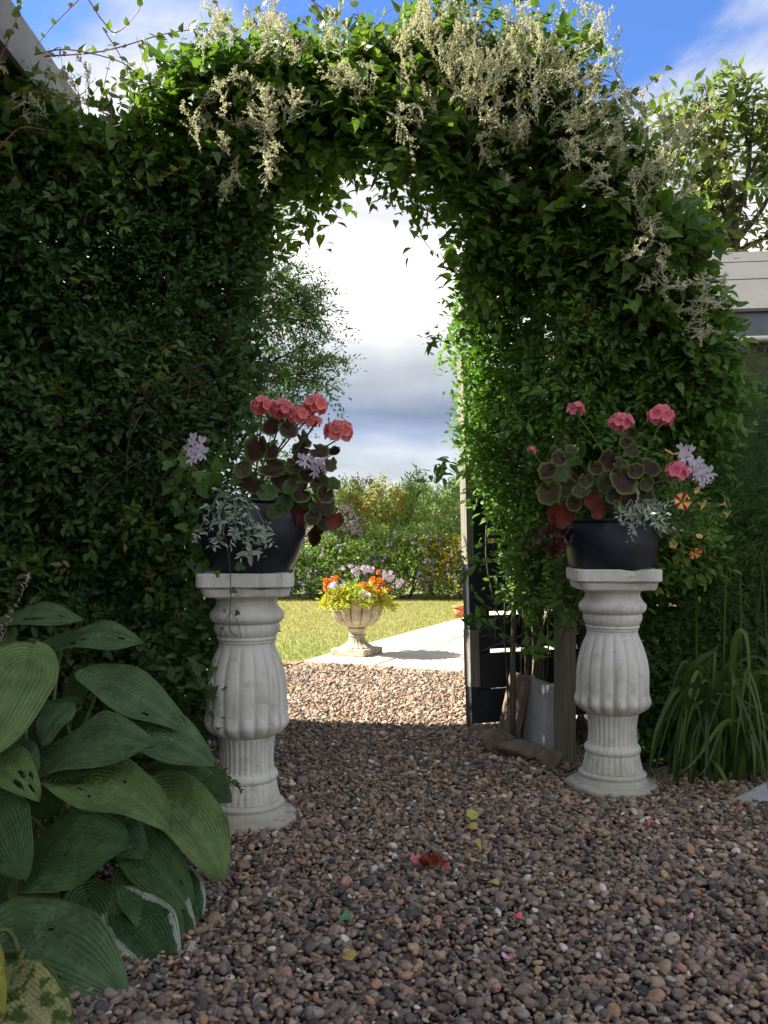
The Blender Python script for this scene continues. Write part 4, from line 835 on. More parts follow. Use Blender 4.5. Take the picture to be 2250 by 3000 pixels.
# ---------------------------------------------------------------- far border and willows
def shrub(name, label, cx, cy, rx, ry, h, n_, mat, tmpl, ls, k=6, slen=.18, flowers=(), group=None, cat='shrub', upd=1.0, z0=0):
    t = thing(name, label, cat, (cx, cy, 0), group)
    th = rng.uniform(0, 2*PI, n_); cz = rng.random(n_); rr = np.sqrt(1-.75*cz**2)*(.72+.28*rng.random(n_)); lump = 1+.16*wob(np.cos(th), np.sin(th), cz*1.5, .7, int(abs(cx*100)))
    O = np.stack([cx+rx*rr*np.cos(th)*lump, cy+ry*rr*np.sin(th)*lump, z0+h*cz**.8*lump], 1)
    D = np.stack([np.cos(th)*.6, np.sin(th)*.6, np.full(n_, upd)], 1)+rng.normal(size=(n_, 3))*.4
    s_ = sprays(O, D, k, slen, ls, .2, (0, -.3, .9)); cloud('foliage', *s_[:4], tmpl, mat, t, np.clip(s_[4], .001, 1))
    b = B()
    for i in range(7):
        a = random.uniform(0, 6.28); b.tube([(cx+.05*math.cos(a), cy+.05*math.sin(a), -.02), (cx+rx*.4*math.cos(a), cy+ry*.4*math.sin(a), h*.6)], .012, 4, False)
    b.put('stems', MAT['stem_brown'], t)['kind'] = 'stuff'
    for (fm, cnt, fs, zlo, zhi, nm) in flowers:
        a = rng.uniform(PI, 2*PI, cnt); zz = rng.uniform(zlo, zhi, cnt); r2 = np.sqrt(np.clip(1-.75*zz**2, .05, 1))
        O = np.stack([cx+rx*r2*np.cos(a)*1.06, cy+ry*r2*np.sin(a)*1.1-.05, z0+h*zz**.8], 1); O = np.repeat(O, 5, 0)+rng.normal(size=(cnt*5, 3))*fs*.35
        cloud(nm, O, rng.normal(size=(cnt*5, 3)), rng.normal(size=(cnt*5, 3))+np.array([0, -1.5, .5]), np.full(cnt*5, fs), DIA, fm, t, np.clip(rng.random(cnt*5), .01, 1))
    return t
grp = 'shrubs in the flower border beyond the lawn'
shrub('dark_border_shrub', 'dark green shrub at the left end of the border behind the left pedestal', -2.0, 13.0, .75, .6, 1.25, 900, MAT['far_dark'], LEAF, .06, flowers=((MAT['lilac'], 30, .045, .1, .5, 'blossoms'),), group=grp)
shrub('tall_flowering_shrub', 'tall shrub with pale lilac spires beside the coral geranium', -1.55, 13.3, .5, .4, 1.95, 900, MAT['far_mid'], LEAF, .055, flowers=((MAT['lilac'], 55, .05, .45, 1., 'blossoms'), (MAT['pinkhaze'], 60, .05, .3, .9, 'pink_blossoms')), group=grp)
shrub('pink_flowering_bush', 'bush hazed with tiny pale pink flowers in the middle of the border', -.85, 13.0, .62, .45, 1.35, 900, MAT['far_mid'], SLIM, .085, flowers=((MAT['pinkhaze'], 330, .038, .3, 1., 'blossoms'), (MAT['lilac'], 26, .05, .2, .8, 'lilac_blossoms')), group=grp)
shrub('yellow_green_shrub', 'yellow green shrub with rusty seed heads in the border centre', -.1, 13.3, .62, .45, 1.55, 1000, MAT['far_yel'], LEAF, .06, flowers=((MAT['rust'], 26, .05, .75, 1., 'seed_heads'),), group=grp)
shrub('feathery_border_shrub', 'tall soft green shrub at the right end of the border beside the gate', .75, 13.1, .6, .45, 1.6, 1100, MAT['far_mid'], SLIM, .09, flowers=((MAT['rust'], 12, .05, .3, .7, 'seed_heads'),), group=grp)
shrub('front_border_plant', 'low bushy plant dotted violet in front of the border near the gate', .30, 12.45, .72, .35, .95, 1100, MAT['far'], LEAF, .05, flowers=((MAT['purple'], 70, .04, .1, 1., 'blossoms'),), group=grp)
shrub('front_border_plant', 'low green plant with violet flowers behind the stone urn', -.55, 12.4, .60, .35, .80, 950, MAT['far_mid'], LEAF, .05, flowers=((MAT['purple'], 26, .04, .1, 1., 'blossoms'),), group=grp)
shrub('front_border_plant', 'shady low plant with a few mauve flowers left of the stone urn', -1.45, 12.4, .60, .35, .62, 850, MAT['far_dark'], LEAF, .05, flowers=((MAT['lilac'], 55, .04, .1, .8, 'blossoms'),), group=grp)
shrub('front_border_plant', 'low yellow tinged plant half hidden by the gate edge', 1.05, 12.4, .55, .35, .85, 800, MAT['far_yel'], LEAF, .05, flowers=((MAT['purple'], 22, .04, .1, 1., 'blossoms'), (MAT['orange'], 6, .04, .6, 1., 'orange_blossoms')), group=grp)
shrub('border_shrub', 'green shrub of the border farther right behind the gate', 2.1, 12.9, .8, .5, 1.4, 900, MAT['far_mid'], LEAF, .07, group=grp)
for i, (px, top, Y, rx, lab) in enumerate([(1010, 1425, 24, 1.3, 'pale willow in the distance right of the lilac spires'), (1130, 1415, 26, 1.5, 'highest pale willow on the skyline at the centre of the arch'), (1230, 1428, 25, 1.2, 'pale willow right of the highest one on the skyline'), (1325, 1450, 24, 1.3, 'pale willow on the skyline beside the gate edge'), (900, 1430, 25, 1.5, 'willow crown mostly hidden behind the coral geranium'), (1450, 1445, 26, 1.6, 'pale willow on the skyline hidden behind the gate')]):
    c = P(px, top, Y); tt = shrub('willow', lab, c.x, Y, rx, 1.0, c.z-.45, 1000, MAT['willow'], SLIM, .19, 8, .55, group='willows on the skyline beyond the border', cat='tree')

# ---------------------------------------------------------------- stone urn
UC = Vector((-.198, 6.46, .022)); ur = thing('stone_urn', 'weathered stone urn planted with orange and yellow flowers on the patio corner', 'urn', UC)
b = B(); Mx = Matrix.Translation(UC) @ Matrix.Rotation(-math.radians(28), 4, 'Z'); b.box((-.14, -.14, 0), (.14, .14, .047), Mx, .006); b.put('plinth', MAT['stone'], ur, False)
def up_(L, sub=6): return [(p.x, p.z) for p in curve([Vector((r, 0, z)) for r, z in L], sub)]
b = B(); b.lathe(up_([(.128, .048), (.118, .058), (.085, .078), (.064, .10), (.055, .128)]), 96, UC, lambda th, z, r: r*(1-.07*(1-abs(math.sin(9*th)))**1.5)); b.put('foot', MAT['stone'], ur)
b = B(); b.lathe(up_([(.055, .128), (.062, .133), (.062, .138), (.054, .144), (.056, .165), (.064, .176), (.066, .188), (.056, .197)]), 96, UC); b.put('stem', MAT['stone'], ur)
def bowlf(th, z, r):
    q_ = abs(math.sin(7*th)); q2 = abs(math.sin(21*th)); return r*(1-.085*(1-q_)**1.7-.02*(1-q2)**2)
b = B(); b.lathe(up_([(.060, .197), (.10, .207), (.142, .232), (.172, .268), (.190, .31), (.200, .35), (.206, .385), (.209, .402)], 7), 168, UC, bowlf, cap=False); b.put('bowl', MAT['stone'], ur)
b = B(); b.lathe([(.195, .396), (.206, .398), (.214, .404), (.214, .412), (.205, .416), (.190, .41)], 84, UC, lambda th, z, r: r+.003*math.sin(14*th), cap=False); b.put('rim', MAT['stone'], ur)
b = B(); b.lathe([(.196, .396), (.1, .405), (.01, .407)], 30, UC); b.put('soil', MAT['soil'], ur)
uf = thing('urn_foliage', 'lime yellow trailing foliage filling the stone urn', 'plant', UC+Vector((0, 0, .40)))
nn_ = 420; th = rng.uniform(0, 6.28, nn_); r_ = np.sqrt(rng.random(nn_))*.205; zz = .39+.09*(1-(r_/.24)**2)*rng.random(nn_)+.0*r_
O = np.stack([UC.x+r_*np.cos(th), UC.y+r_*np.sin(th), UC.z+zz], 1); D = np.stack([np.cos(th)*r_*3, np.sin(th)*r_*3-.2, .6-r_*3.5], 1)+rng.normal(size=(nn_, 3))*.3
s_ = sprays(O, D, 7, .085, .032, .3); cloud('foliage', *s_[:4], LEAF, MAT['lime'], uf, np.clip(s_[4], .001, 1))
s_ = sprays(O[:140]+np.array([0, .03, -.01]), D[:140], 7, .10, .035, .2); cloud('green_foliage', *s_[:4], LEAF, MAT['far'], uf, np.clip(s_[4], .001, 1))
def ucrop(cx, cy, Y=6.3): return P(850+cx/3.016, 1600+cy/3.016, Y)
def pom(seed, n_=42):          # marigold: dense dome of ruffled petals
    r = np.random.default_rng(seed); d = unit(r.normal(size=(n_, 3))+np.array([0, 0, .5])); pos = d*.35
    T, FT = DIA; y = unit(np.cross(r.normal(size=(n_, 3)), d)); z = np.cross(d, y)
    V = (pos[:, None]+.75*(T[None, :, 0, None]*d[:, None]+T[None, :, 1, None]*y[:, None]+T[None, :, 2, None]*z[:, None])).reshape(-1, 3)
    return mesh('flower_head', V, (FT[None]+(np.arange(n_)*4)[:, None, None]).reshape(-1, 3), MAT['orange'], False, None, np.repeat(np.clip(r.random(n_), .01, 1), 2))
PO_ = [pom(1), pom(2)]
def star2(name, mat):
    V = []; Fc = []; uv = []
    for i, (a, wd, L) in enumerate(((.38, .27, 1), (-.38, .27, 1), (2.3, .15, .85), (PI, .15, .9), (-2.3, .15, .85))):
        ca, sa = math.cos(a), math.sin(a); k = len(V)
        for (x, y, z) in ((.04, 0, 0), (.45, wd, .12), (.45, -wd, .12), (.5, 0, .06), (.85, wd*.75, .2), (.85, -wd*.75, .2), (1, 0, .18)):
            x *= L; V.append((x*ca-y*sa, x*sa+y*ca, z)); uv.append((x, i/5))
        Fc += [(k, k+2, k+3), (k, k+3, k+1), (k+1, k+3, k+4), (k+3, k+6, k+4), (k+3, k+2, k+5), (k+3, k+5, k+6)]
    return mesh(name, V, Fc, mat, True, uv)
mg = thing('marigolds', 'bright orange marigolds blooming in the stone urn', 'flowers', UC+Vector((0, .0, .40)))
for cx, cy, s in ((320,318,.032), (378,308,.030), (318,370,.026), (735,305,.033), (792,320,.036), (640,342,.026), (690,385,.028), (780,392,.028), (862,378,.026), (405,285,.026), (430,392,.018), (780,232,.020), (350,415,.016)):
    p = ucrop(cx, cy, 6.3 if cy > 300 else 6.42); o = inst('flower_head', random.choice(PO_), mg, Matrix.Translation(p) @ Matrix.Rotation(random.uniform(.3, 1.1), 4, 'X') @ Matrix.Scale(s, 4))
    b = B(); b.tube([(p.x, p.y, UC.z+.39), p], .0018, 4, False); b.put('stem', MAT['stem_green'], mg)
def star(name, mat, np_=5, wd=.32, seed=0, cup=.25):
    V = []; Fc = []; uv = []
    for i in range(np_):
        a = 2*PI*i/np_; ca, sa = math.cos(a), math.sin(a); k = len(V)
        for (x, y, z) in ((.06, 0, 0), (.45, wd, cup*.5), (.45, -wd, cup*.5), (.5, 0, cup*.3), (.85, wd*.75, cup), (.85, -wd*.75, cup), (1, 0, cup*.9)):
            V.append((x*ca-y*sa, x*sa+y*ca, z)); uv.append((x, i/np_))
        Fc += [(k, k+2, k+3), (k, k+3, k+1), (k+1, k+3, k+4), (k+3, k+6, k+4), (k+3, k+2, k+5), (k+3, k+5, k+6)]
    return mesh(name, V, Fc, mat, True, uv)
ST_L = star('floret', MAT['lilac'], 5, .22); ST_W = star('floret', MAT['white_pet'], 5, .26); 
for lab, L, ml in (('pale lilac and white flowers at the back of the stone urn', [(560,215), (600,205), (640,195), (680,210), (700,190), (735,200), (830,245), (860,260), (890,240), (900,280), (960,320), (985,310), (650,225), (590,235), (875,300), (845,275), (720,215), (665,190), (960,350), (530,180), (470,190)], ST_L), ('white pansies at the front of the stone urn', [(375,350), (390,335), (365,370), (445,355), (660,425), (690,430), (635,440), (705,450), (400,360)], ST_W)):
    t = thing('small_flowers', lab, 'flowers', UC+Vector((.05 if ml is ST_L else -.05, 0, .41)))
    for cx, cy in L:
        for j in range(3 if ml is ST_L else 2):
            p = ucrop(cx+random.gauss(0, 9), cy+random.gauss(0, 9), 6.5 if ml is ST_L else 6.24); inst('floret', ml, t, frame((random.gauss(0, 1), random.gauss(0, .3), random.gauss(0, 1)), (random.gauss(0, .4), -1, .4), p, random.uniform(.014, .021)))
    for cx, cy in L[::3]: p = ucrop(cx, cy, 6.42); b = B(); b.tube([(p.x, p.y, UC.z+.39), p], .0014, 4, False); b.put('stem', MAT['stem_green'], t)
g = G(1347, 1812); tp = thing('terracotta_pot', 'small terracotta pot at the patio edge by the gate', 'pot', (g.x, g.y, .0))
b = B(); b.lathe([(.05, .0), (.068, .09)], 30, (g.x, g.y, .022)); b.put('body', MAT['terracotta'], tp)
b = B(); b.lathe([(.069, .088), (.077, .09), (.078, .122), (.070, .124), (.064, .10)], 30, (g.x, g.y, .022)); b.put('rim', MAT['terracotta'], tp)

# ---------------------------------------------------------------- geraniums in the black pots
def zleaf(seed, mat):
    r = random.Random(seed); V = [(0, 0, 0)]; uv = [(0, 0)]; Fc = []; NR, NT = 5, 30; ph = [r.uniform(0, 6) for _ in range(3)]
    for i in range(1, NR+1):
        f_ = i/NR
        for j in range(NT):
            th = 2*PI*j/NT; back = abs((th-PI+PI) % (2*PI)-PI) if False else abs(th-PI)
            R = 1-.62*math.exp(-(back/.30)**2)+.05*math.cos(7*th)*f_+.02*math.cos(19*th)*f_*f_+.07*math.sin(2*th+ph[0])
            z = .20*f_*f_+.13*math.sin(3*th+ph[1])*f_*f_+.05*math.cos(7*th)*f_*f_
            V.append((R*f_*math.cos(th)+.15*0, R*f_*math.sin(th), z)); uv.append((f_, th/(2*PI)))
    for j in range(NT): Fc.append((0, 1+j, 1+(j+1) % NT))
    for i in range(NR-1):
        for j in range(NT): a = 1+i*NT; j2 = (j+1) % NT; Fc.append((a+j, a+NT+j, a+NT+j2, a+j2))
    return mesh('leaf', V, Fc, mat, True, uv)
ZL = [zleaf(i, MAT['zonal']) for i in range(5)]+[zleaf(i+40, MAT['zonal_soft']) for i in range(3)]; ZR = [zleaf(9, MAT['zonal_red'])]; ZG = [zleaf(i+20, MAT['zonal_green']) for i in range(2)]
def floret(mat, seed):
    r = random.Random(seed); V = [(0, 0, 0)]; uv = [(0, 0)]; Fc = []; NT = 20
    for i, f_ in enumerate((.35, .7, 1.)):
        for j in range(NT):
            th = 2*PI*j/NT; lob = abs(math.cos(2.5*th)); R = f_*(.80+.22*lob**.6)
            V.append((R*math.cos(th), R*math.sin(th), (.10, .24, .30)[i]+.05*math.sin(4*th+seed)*f_)); uv.append((f_, th/6.28))
    for j in range(NT): Fc.append((0, 1+j, 1+(j+1) % NT))
    for i in range(2):
        for j in range(NT): a = 1+i*NT; j2 = (j+1) % NT; Fc.append((a+j, a+NT+j, a+NT+j2, a+j2))
    return mesh('floret', V, Fc, mat, True, uv)
FC = [floret(MAT['coral'], 1), floret(MAT['coral'], 2)]; FP = [floret(MAT['pink'], 3), floret(MAT['pink'], 4)]; FD = [floret(MAT['dried'], 5)]
def fhead(parent, c, R, meshes, root, n_=19, fs=.42):
    b = B(); c = Vector(c); root = Vector(root)
    b.tube(curve([root, root.lerp(c, .5)+Vector((random.gauss(0, .012), -.01, .015)), c-Vector((0, 0, R*.35))], 6), [.0026]*13, 6)
    for i in range(8): d = Vector((random.gauss(0, 1), random.gauss(0, 1), abs(random.gauss(.3, .6)))).normalized(); b.tube([c-Vector((0, 0, R*.35)), c+d*R*.6], .0008, 3, False)
    h = b.put('flower_head', MAT['stem_green'], parent); ga_ = PI*(3-math.sqrt(5))
    for i in range(n_):
        n_ = max(n_, 6); z = 1-1.45*(i+.5)/n_; rr = math.sqrt(max(0, 1-z*z)); a = i*ga_+random.uniform(-.2, .2); d = Vector((rr*math.cos(a), rr*math.sin(a), z))
        inst('floret', random.choice(meshes), h, frame(Vector((random.gauss(0, 1), random.gauss(0, 1), random.gauss(0, 1))).cross(d), d, c+Vector((d.x, d.y, d.z*.8))*R*random.uniform(.52, .80), R*fs*random.uniform(.85, 1.25)))
def c4(cx, cy, Y): return P(500+cx/2.765, 1100+cy/2.765, Y)
def c5(cx, cy, Y): return P(1500+cx/2.212, 1100+cy/2.212, Y)
def zplant(label, pot, cf, sc, Y0, leaves, heads, fm, extra=()):
    t = thing('geranium', label, 'geranium', (pot[0], pot[1], pot[2]+.19)); cen = Vector((pot[0], pot[1], pot[2]+.17))
    b = B()
    for (cx, cy, s, kind) in leaves:
        p = cf(cx, cy, Y0+random.uniform(-.14, .02)); ms = {'z': ZL, 'r': ZR, 'g': ZG}[kind]
        out = (p-cen); nrm = Vector((out.x*1.5+random.gauss(0, .30), -.95+random.gauss(0, .15), .45+out.z*.8+random.gauss(0, .32))); dd = Vector((random.gauss(0, .5), 0, -1)) if random.random() < .7 else Vector((random.choice((-1, 1)), 0, -.4))
        R = 1.10*random.uniform(.85, 1.12)*s/sc*Y0/F; inst('leaf', random.choice(ms), t, frame(dd, nrm, p, R))
        b.tube(curve([cen+Vector((random.gauss(0, .03), random.gauss(0, .03), 0)), cen.lerp(p, .5)+Vector((0, .02, .02)), p+Vector((0, .006, -.002))], 5), .0017, 5, False)
    # leaves deeper inside the plant
    for i in range(26):
        cx, cy, s, kind = random.choice(leaves); p = cf(cx+random.gauss(0, s*.9), cy+random.gauss(0, s*.7), Y0+random.uniform(.03, .14))
        inst('leaf', random.choice(ZL+ZG), t, frame((random.gauss(0, 1), 0, -1), (random.gauss(0, .5), -.8, .7), p, random.uniform(.022, .036)))
    b.put('leaf_stalks', MAT['stem_green'], t)
    for (cx, cy, r_, n_) in heads: fhead(t, cf(cx, cy, Y0-.04), r_/sc*Y0/F, fm, cen+Vector((random.gauss(0, .03), 0, .01)), n_)
    return t
LV_L = [(825,420,72,'z'), (950,440,66,'z'), (700,590,110,'z'), (800,610,80,'z'), (585,755,66,'z'), (820,755,95,'z'), (630,890,112,'z'), (1010,715,80,'z'), (1210,880,88,'z'), (1060,950,78,'z'), (1220,1060,105,'z'), (780,950,80,'g'), (930,1040,70,'g'), (1325,1175,82,'r'), (1035,1135,85,'r'), (1060,600,80,'z'), (1200,620,80,'z'), (1110,800,70,'z'), (900,850,80,'z'), (1330,620,60,'z'), (1250,960,70,'z'), (970,900,60,'g'), (1150,1150,70,'z'), (850,1100,60,'g'), (1290,720,60,'z')]
zplant('coral geranium with burgundy leaves in the left black pot', LPC, c4, 2.765, 2.68, LV_L, [(745,250,100,15), (905,280,105,15), (1050,330,112,17), (1175,245,112,17), (1160,380,75,10), (1370,460,132,19)], FC)
LV_R = [(305,540,46,'z'), (235,620,56,'z'), (240,755,70,'z'), (350,725,68,'z'), (320,890,84,'r'), (440,625,72,'z'), (480,680,48,'z'), (625,545,74,'z'), (715,680,84,'z'), (735,790,80,'z'), (520,805,62,'r'), (600,705,62,'z'), (545,600,44,'z'), (885,600,62,'z'), (870,700,48,'z'), (700,575,44,'z'), (740,435,38,'z'), (780,490,42,'z'), (450,750,50,'z'), (865,780,52,'z'), (390,480,44,'z'), (400,570,50,'g'), (300,640,50,'g'), (800,620,46,'z'), (660,780,50,'z'), (560,880,40,'r'), (600,860,58,'z'), (450,850,56,'z'), (680,850,50,'g'), (400,830,50,'z')]
zplant('pink geranium with burgundy zoned leaves in the right black pot', RPC, c5, 2.212, 3.02, LV_R, [(415,220,66,9), (705,310,86,13), (965,265,94,14), (1070,625,88,12), (130,485,36,6)], FP)
# ivy leaved geraniums with lilac flowers
def petalset(label, L, mats, Y0, cf, sc, root, cat='flowers', s0=.023):
    t = thing('ivy_geranium', label, cat, root)
    for (cx, cy, r_, n_) in L:
        c = cf(cx, cy, Y0); b = B(); b.tube(curve([root, Vector(root).lerp(c, .5)+Vector((0, -.02, .03)), c+Vector((0, .01, 0))], 5), .0016, 5, False); h = b.put('flower_head', MAT['stem_green'], t)
        for i in range(n_):
            a = i*2.4; rr = r_/sc*Y0/F*math.sqrt((i+.5)/n_)*.75; inst('floret', mats[i % len(mats)], h, frame((random.gauss(0, .35), 0, 1), (random.gauss(0, .5), -1, random.gauss(.2, .3)), c+Vector((rr*math.cos(a), random.uniform(-.01, .005), rr*math.sin(a))), random.uniform(.85, 1.2)*s0))
    return t
tl = petalset('lilac flowered trailing geranium spilling left from the left pot', [(210,600,115,8), (1070,700,40,2), (1170,740,60,3), (1255,745,50,2)], [star2('floret', MAT['lilac'])], 2.58, c4, 2.765, (LPC[0]-.06, LPC[1]-.05, LPC[2]+.20))
b_ = rng.normal(size=(95, 2))*np.array([62, 95])+np.array([590, 1500]); O = np.array([tuple(P(x, y, random.uniform(2.62, 2.86))) for x, y in b_])
lobed = (np.array([(0,0,0), (.1,.42,.04), (.5,.5,.08), (.62,.24,.03), (1,.2,.0), (1.0,-.2,0), (.62,-.24,.03), (.5,-.5,.08), (.1,-.42,.04), (.45,0,-.02)]), np.array([(9,1,0), (9,2,1), (9,3,2), (9,4,3), (9,5,4), (9,6,5), (9,7,6), (9,8,7), (9,0,8)]))
leaf_parts('leaf', 95, O, rng.normal(size=(95, 3))+np.array([0, 0, -.6]), rng.normal(size=(95, 3))*.35+np.array([0, -1, .5]), rng.uniform(.026, .046, 95), lobed, MAT['fresh'], tl, np.ones(95))
petalset('white and lilac flowered trailing geranium at the right of the right pot', [(1110,510,58,9), (1180,590,50,7), (1235,650,75,10)], [star2('floret', MAT['white_pet']), star2('floret', MAT['lilac'])], 2.98, c5, 2.212, (RPC[0]+.09, RPC[1]-.03, RPC[2]+.18))
# silver foliage
def silver(label, n_, cf, Y0, spots, root, big=None):
    t = thing('silver_plant', label, 'plant', root); b = B(); O = []; D = []
    for (cx, cy, sx_, sy_, k) in spots:
        for i in range(k):
            p = cf(random.gauss(cx, sx_), random.gauss(cy, sy_), Y0+random.uniform(-.05, .05)); O.append(tuple(p)); r0 = Vector(root)
            d = (p-r0); D.append(tuple(d.normalized()+Vector((random.gauss(0, .5), -.3, random.gauss(0, .5))))); b.tube(curve([r0, r0.lerp(p, .6)+Vector((0, -.02, .03)), p], 4), .0011, 4, False)
    b.put('stems', MAT['silver'], t)
    s_ = sprays(np.array(O), np.array(D), 9, .050, .023, .1, (0, -.8, .5)); k = min(290, len(s_[0]))
    sl_ = (SLIM[0]*np.array([1, 1.35, 1]), SLIM[1]); leaf_parts('leaf', k, *s_[:4], sl_, MAT['silver'], t, np.ones(len(s_[0]))+rng.random(len(s_[0])))
    if big:
        me_ = mesh('leaf', LEAF[0]*np.array([1, .8, 1]), LEAF[1], MAT['silver'])
        for cx, cy, s in big:
            p = cf(cx, cy, Y0-.03)
            for a in (0, PI/2, PI, 1.5*PI): inst('leaf', me_, t, frame((math.cos(a+.1), -.15, math.sin(a+.1)*.8), (0, -1, .2), p, s))
    return t
silver('silvery leaved trailing plant hanging over the left black pot', 0, c4, 2.57, [(430,1130,90,80,13), (620,1150,100,70,13), (360,1280,70,40,5), (680,1300,60,50,7), (560,1230,60,50,5)], (LPC[0]-.03, LPC[1]-.12, LPC[2]+.215), [(640,1440,.040), (760,1290,.032), (400,1190,.028)])
silver('silvery leaved plant trailing over the front of the right black pot', 0, c5, 2.93, [(780,890,70,30,12), (930,870,40,50,9), (850,960,70,25,9), (960,960,30,40,5)], (RPC[0]+.05, RPC[1]-.13, RPC[2]+.19), [(700,885,.024), (770,900,.026)])
# petunias
def trumpet(mat, flare=1.):
    V = []; uv = []; Fc = []; NT = 30; pr_ = [(.10, -1.1), (.13, -.6), (.22, -.25), (.5, -.06), (.85, .03), (1, .0)]
    for i, (r, z) in enumerate(pr_):
        for j in range(NT): th = 2*PI*j/NT; R = r*(1+.10*math.cos(5*th)*(r > .6)); V.append((z, R*math.cos(th), R*math.sin(th))); uv.append((r, th/(2*PI)))
    for i in range(len(pr_)-1):
        for j in range(NT): j2 = (j+1) % NT; Fc.append((i*NT+j, i*NT+j2, (i+1)*NT+j2, (i+1)*NT+j))
    return mesh('trumpet', V, Fc, mat, True, uv)
TP, TY = trumpet(MAT['petunia']), trumpet(MAT['yellow'])
pt = thing('petunia', 'yellow petunia striped dark red trailing from the right pot', 'petunia', (RPC[0]+.11, RPC[1]-.03, RPC[2]+.18)); rt_ = Vector((RPC[0]+.11, RPC[1]-.03, RPC[2]+.19)); b = B()
for cx, cy, s, d, me_ in ((1105,815,.029,(0,-1,.15),TP), (1190,1155,.024,(.2,-.7,-.5),TP), (1385,830,.021,(.9,-.3,.3),TY), (1240,840,.019,(.7,-.5,-.4),TY), (1400,905,.018,(.8,-.4,-.6),TY), (1020,495,.020,(.4,-.4,.8),TP), (1045,1095,.014,(-.4,-.7,-.2),TY), (1200,745,.014,(.5,-.7,-.5),TY), (1275,1050,.012,(.8,-.3,.2),TY), (1215,1040,.011,(0,-.6,.6),TY)):
    p = c5(cx, cy, 2.96); inst('trumpet', me_, pt, frame(d, (0, .3, 1), p, s)); b.tube(curve([rt_, rt_.lerp(p, .5)+Vector((.01, -.02, -.02)), p-Vector(d).normalized()*s], 6), .0013, 4, False)
for i in range(22):
    p = c5(random.gauss(1150, 110), random.gauss(950, 110), 2.98); b.tube(curve([rt_, rt_.lerp(p, .5)+Vector((random.gauss(0, .02), -.01, random.gauss(0, .02))), p], 5), .001, 4, False)
b.put('stems', MAT['stem_green'], pt)
O = np.array([tuple(c5(random.gauss(1130, 110), random.gauss(880, 130), random.uniform(2.95, 3.08))) for _ in range(260)]); leaf_parts('leaf', 260, O, rng.normal(size=(260, 3)), rng.normal(size=(260, 3))*.6+np.array([0, -1, .5]), rng.uniform(.014, .026, 260), LEAF, MAT['fresh'], pt, np.ones(260))
hb = thing('heuchera', 'dark red leaved trailing plant left of the right black pot', 'plant', (RPC[0]-.13, RPC[1]+.02, RPC[2]+.12))
O = np.array([tuple(c5(random.gauss(290, 45), random.gauss(1020, 70), random.uniform(3.0, 3.15))) for _ in range(80)]); leaf_parts('leaf', 80, O, rng.normal(size=(80, 3))+np.array([0, 0, -.5]), rng.normal(size=(80, 3))*.5+np.array([0, -1, .5]), rng.uniform(.018, .034, 80), lobed, MAT['burg'], hb, np.ones(80))
b = B(); [b.tube(curve([(RPC[0]-.13, RPC[1], RPC[2]+.19), c5(random.gauss(300, 40), 900, 3.05), c5(random.gauss(290, 50), random.uniform(980, 1120), 3.05)], 5), .0012, 4, False) for _ in range(8)]; b.put('stems', MAT['stem_red'], hb)
# green sprig hanging down the left pedestal
b = B(); c = curve([P(655,1560,2.6), P(672,1640,2.58), P(676,1750,2.57), P(672,1840,2.57), P(695,1865,2.57)], 6); b.tube(c, .0014, 5); tr = thing('trailing_sprig', 'thin brown sprig with small leaves hanging down the left pedestal', 'sprig', P(676,1860,2.57)); b.put('stem', MAT['stem_brown'], tr)
b = B(); b.tube(curve([P(675,1790,2.57), P(655,1830,2.56), P(648,1865,2.56)], 5), .001, 4); b.tube(curve([P(675,1790,2.57), P(700,1830,2.56), P(705,1870,2.56)], 5), .001, 4); b.put('stem', MAT['stem_brown'], tr)
me_ = mesh('leaf', lobed[0], lobed[1], MAT['fresh'])
for px, py, s in ((690,1655,.03), (636,1670,.022), (675,1725,.022), (700,1790,.018), (655,1785,.012), (655,1840,.012)): inst('leaf', me_, tr, frame((random.gauss(0, 1), 0, -.5), (0, -1, .4), P(px, py, 2.56), s))
b = B(); c = curve([P(628,2228,2.3), P(665,2275,2.42), P(705,2315,2.5)], 6); b.tube(c, .0018, 5); tw = thing('leafy_twig', 'small leafy twig pointing right in front of the left pedestal stem', 'twig', P(665,2315,2.42)); b.put('stem', MAT['stem_green'], tw); me_ = mesh('leaf', LEAF[0], LEAF[1], MAT['fresh'])
for i in range(26): inst('leaf', me_, tw, frame((random.gauss(0, 1), -.3, random.gauss(0, 1)), (0, -1, .4), c[int(i/26*len(c))], random.uniform(.012, .018)))

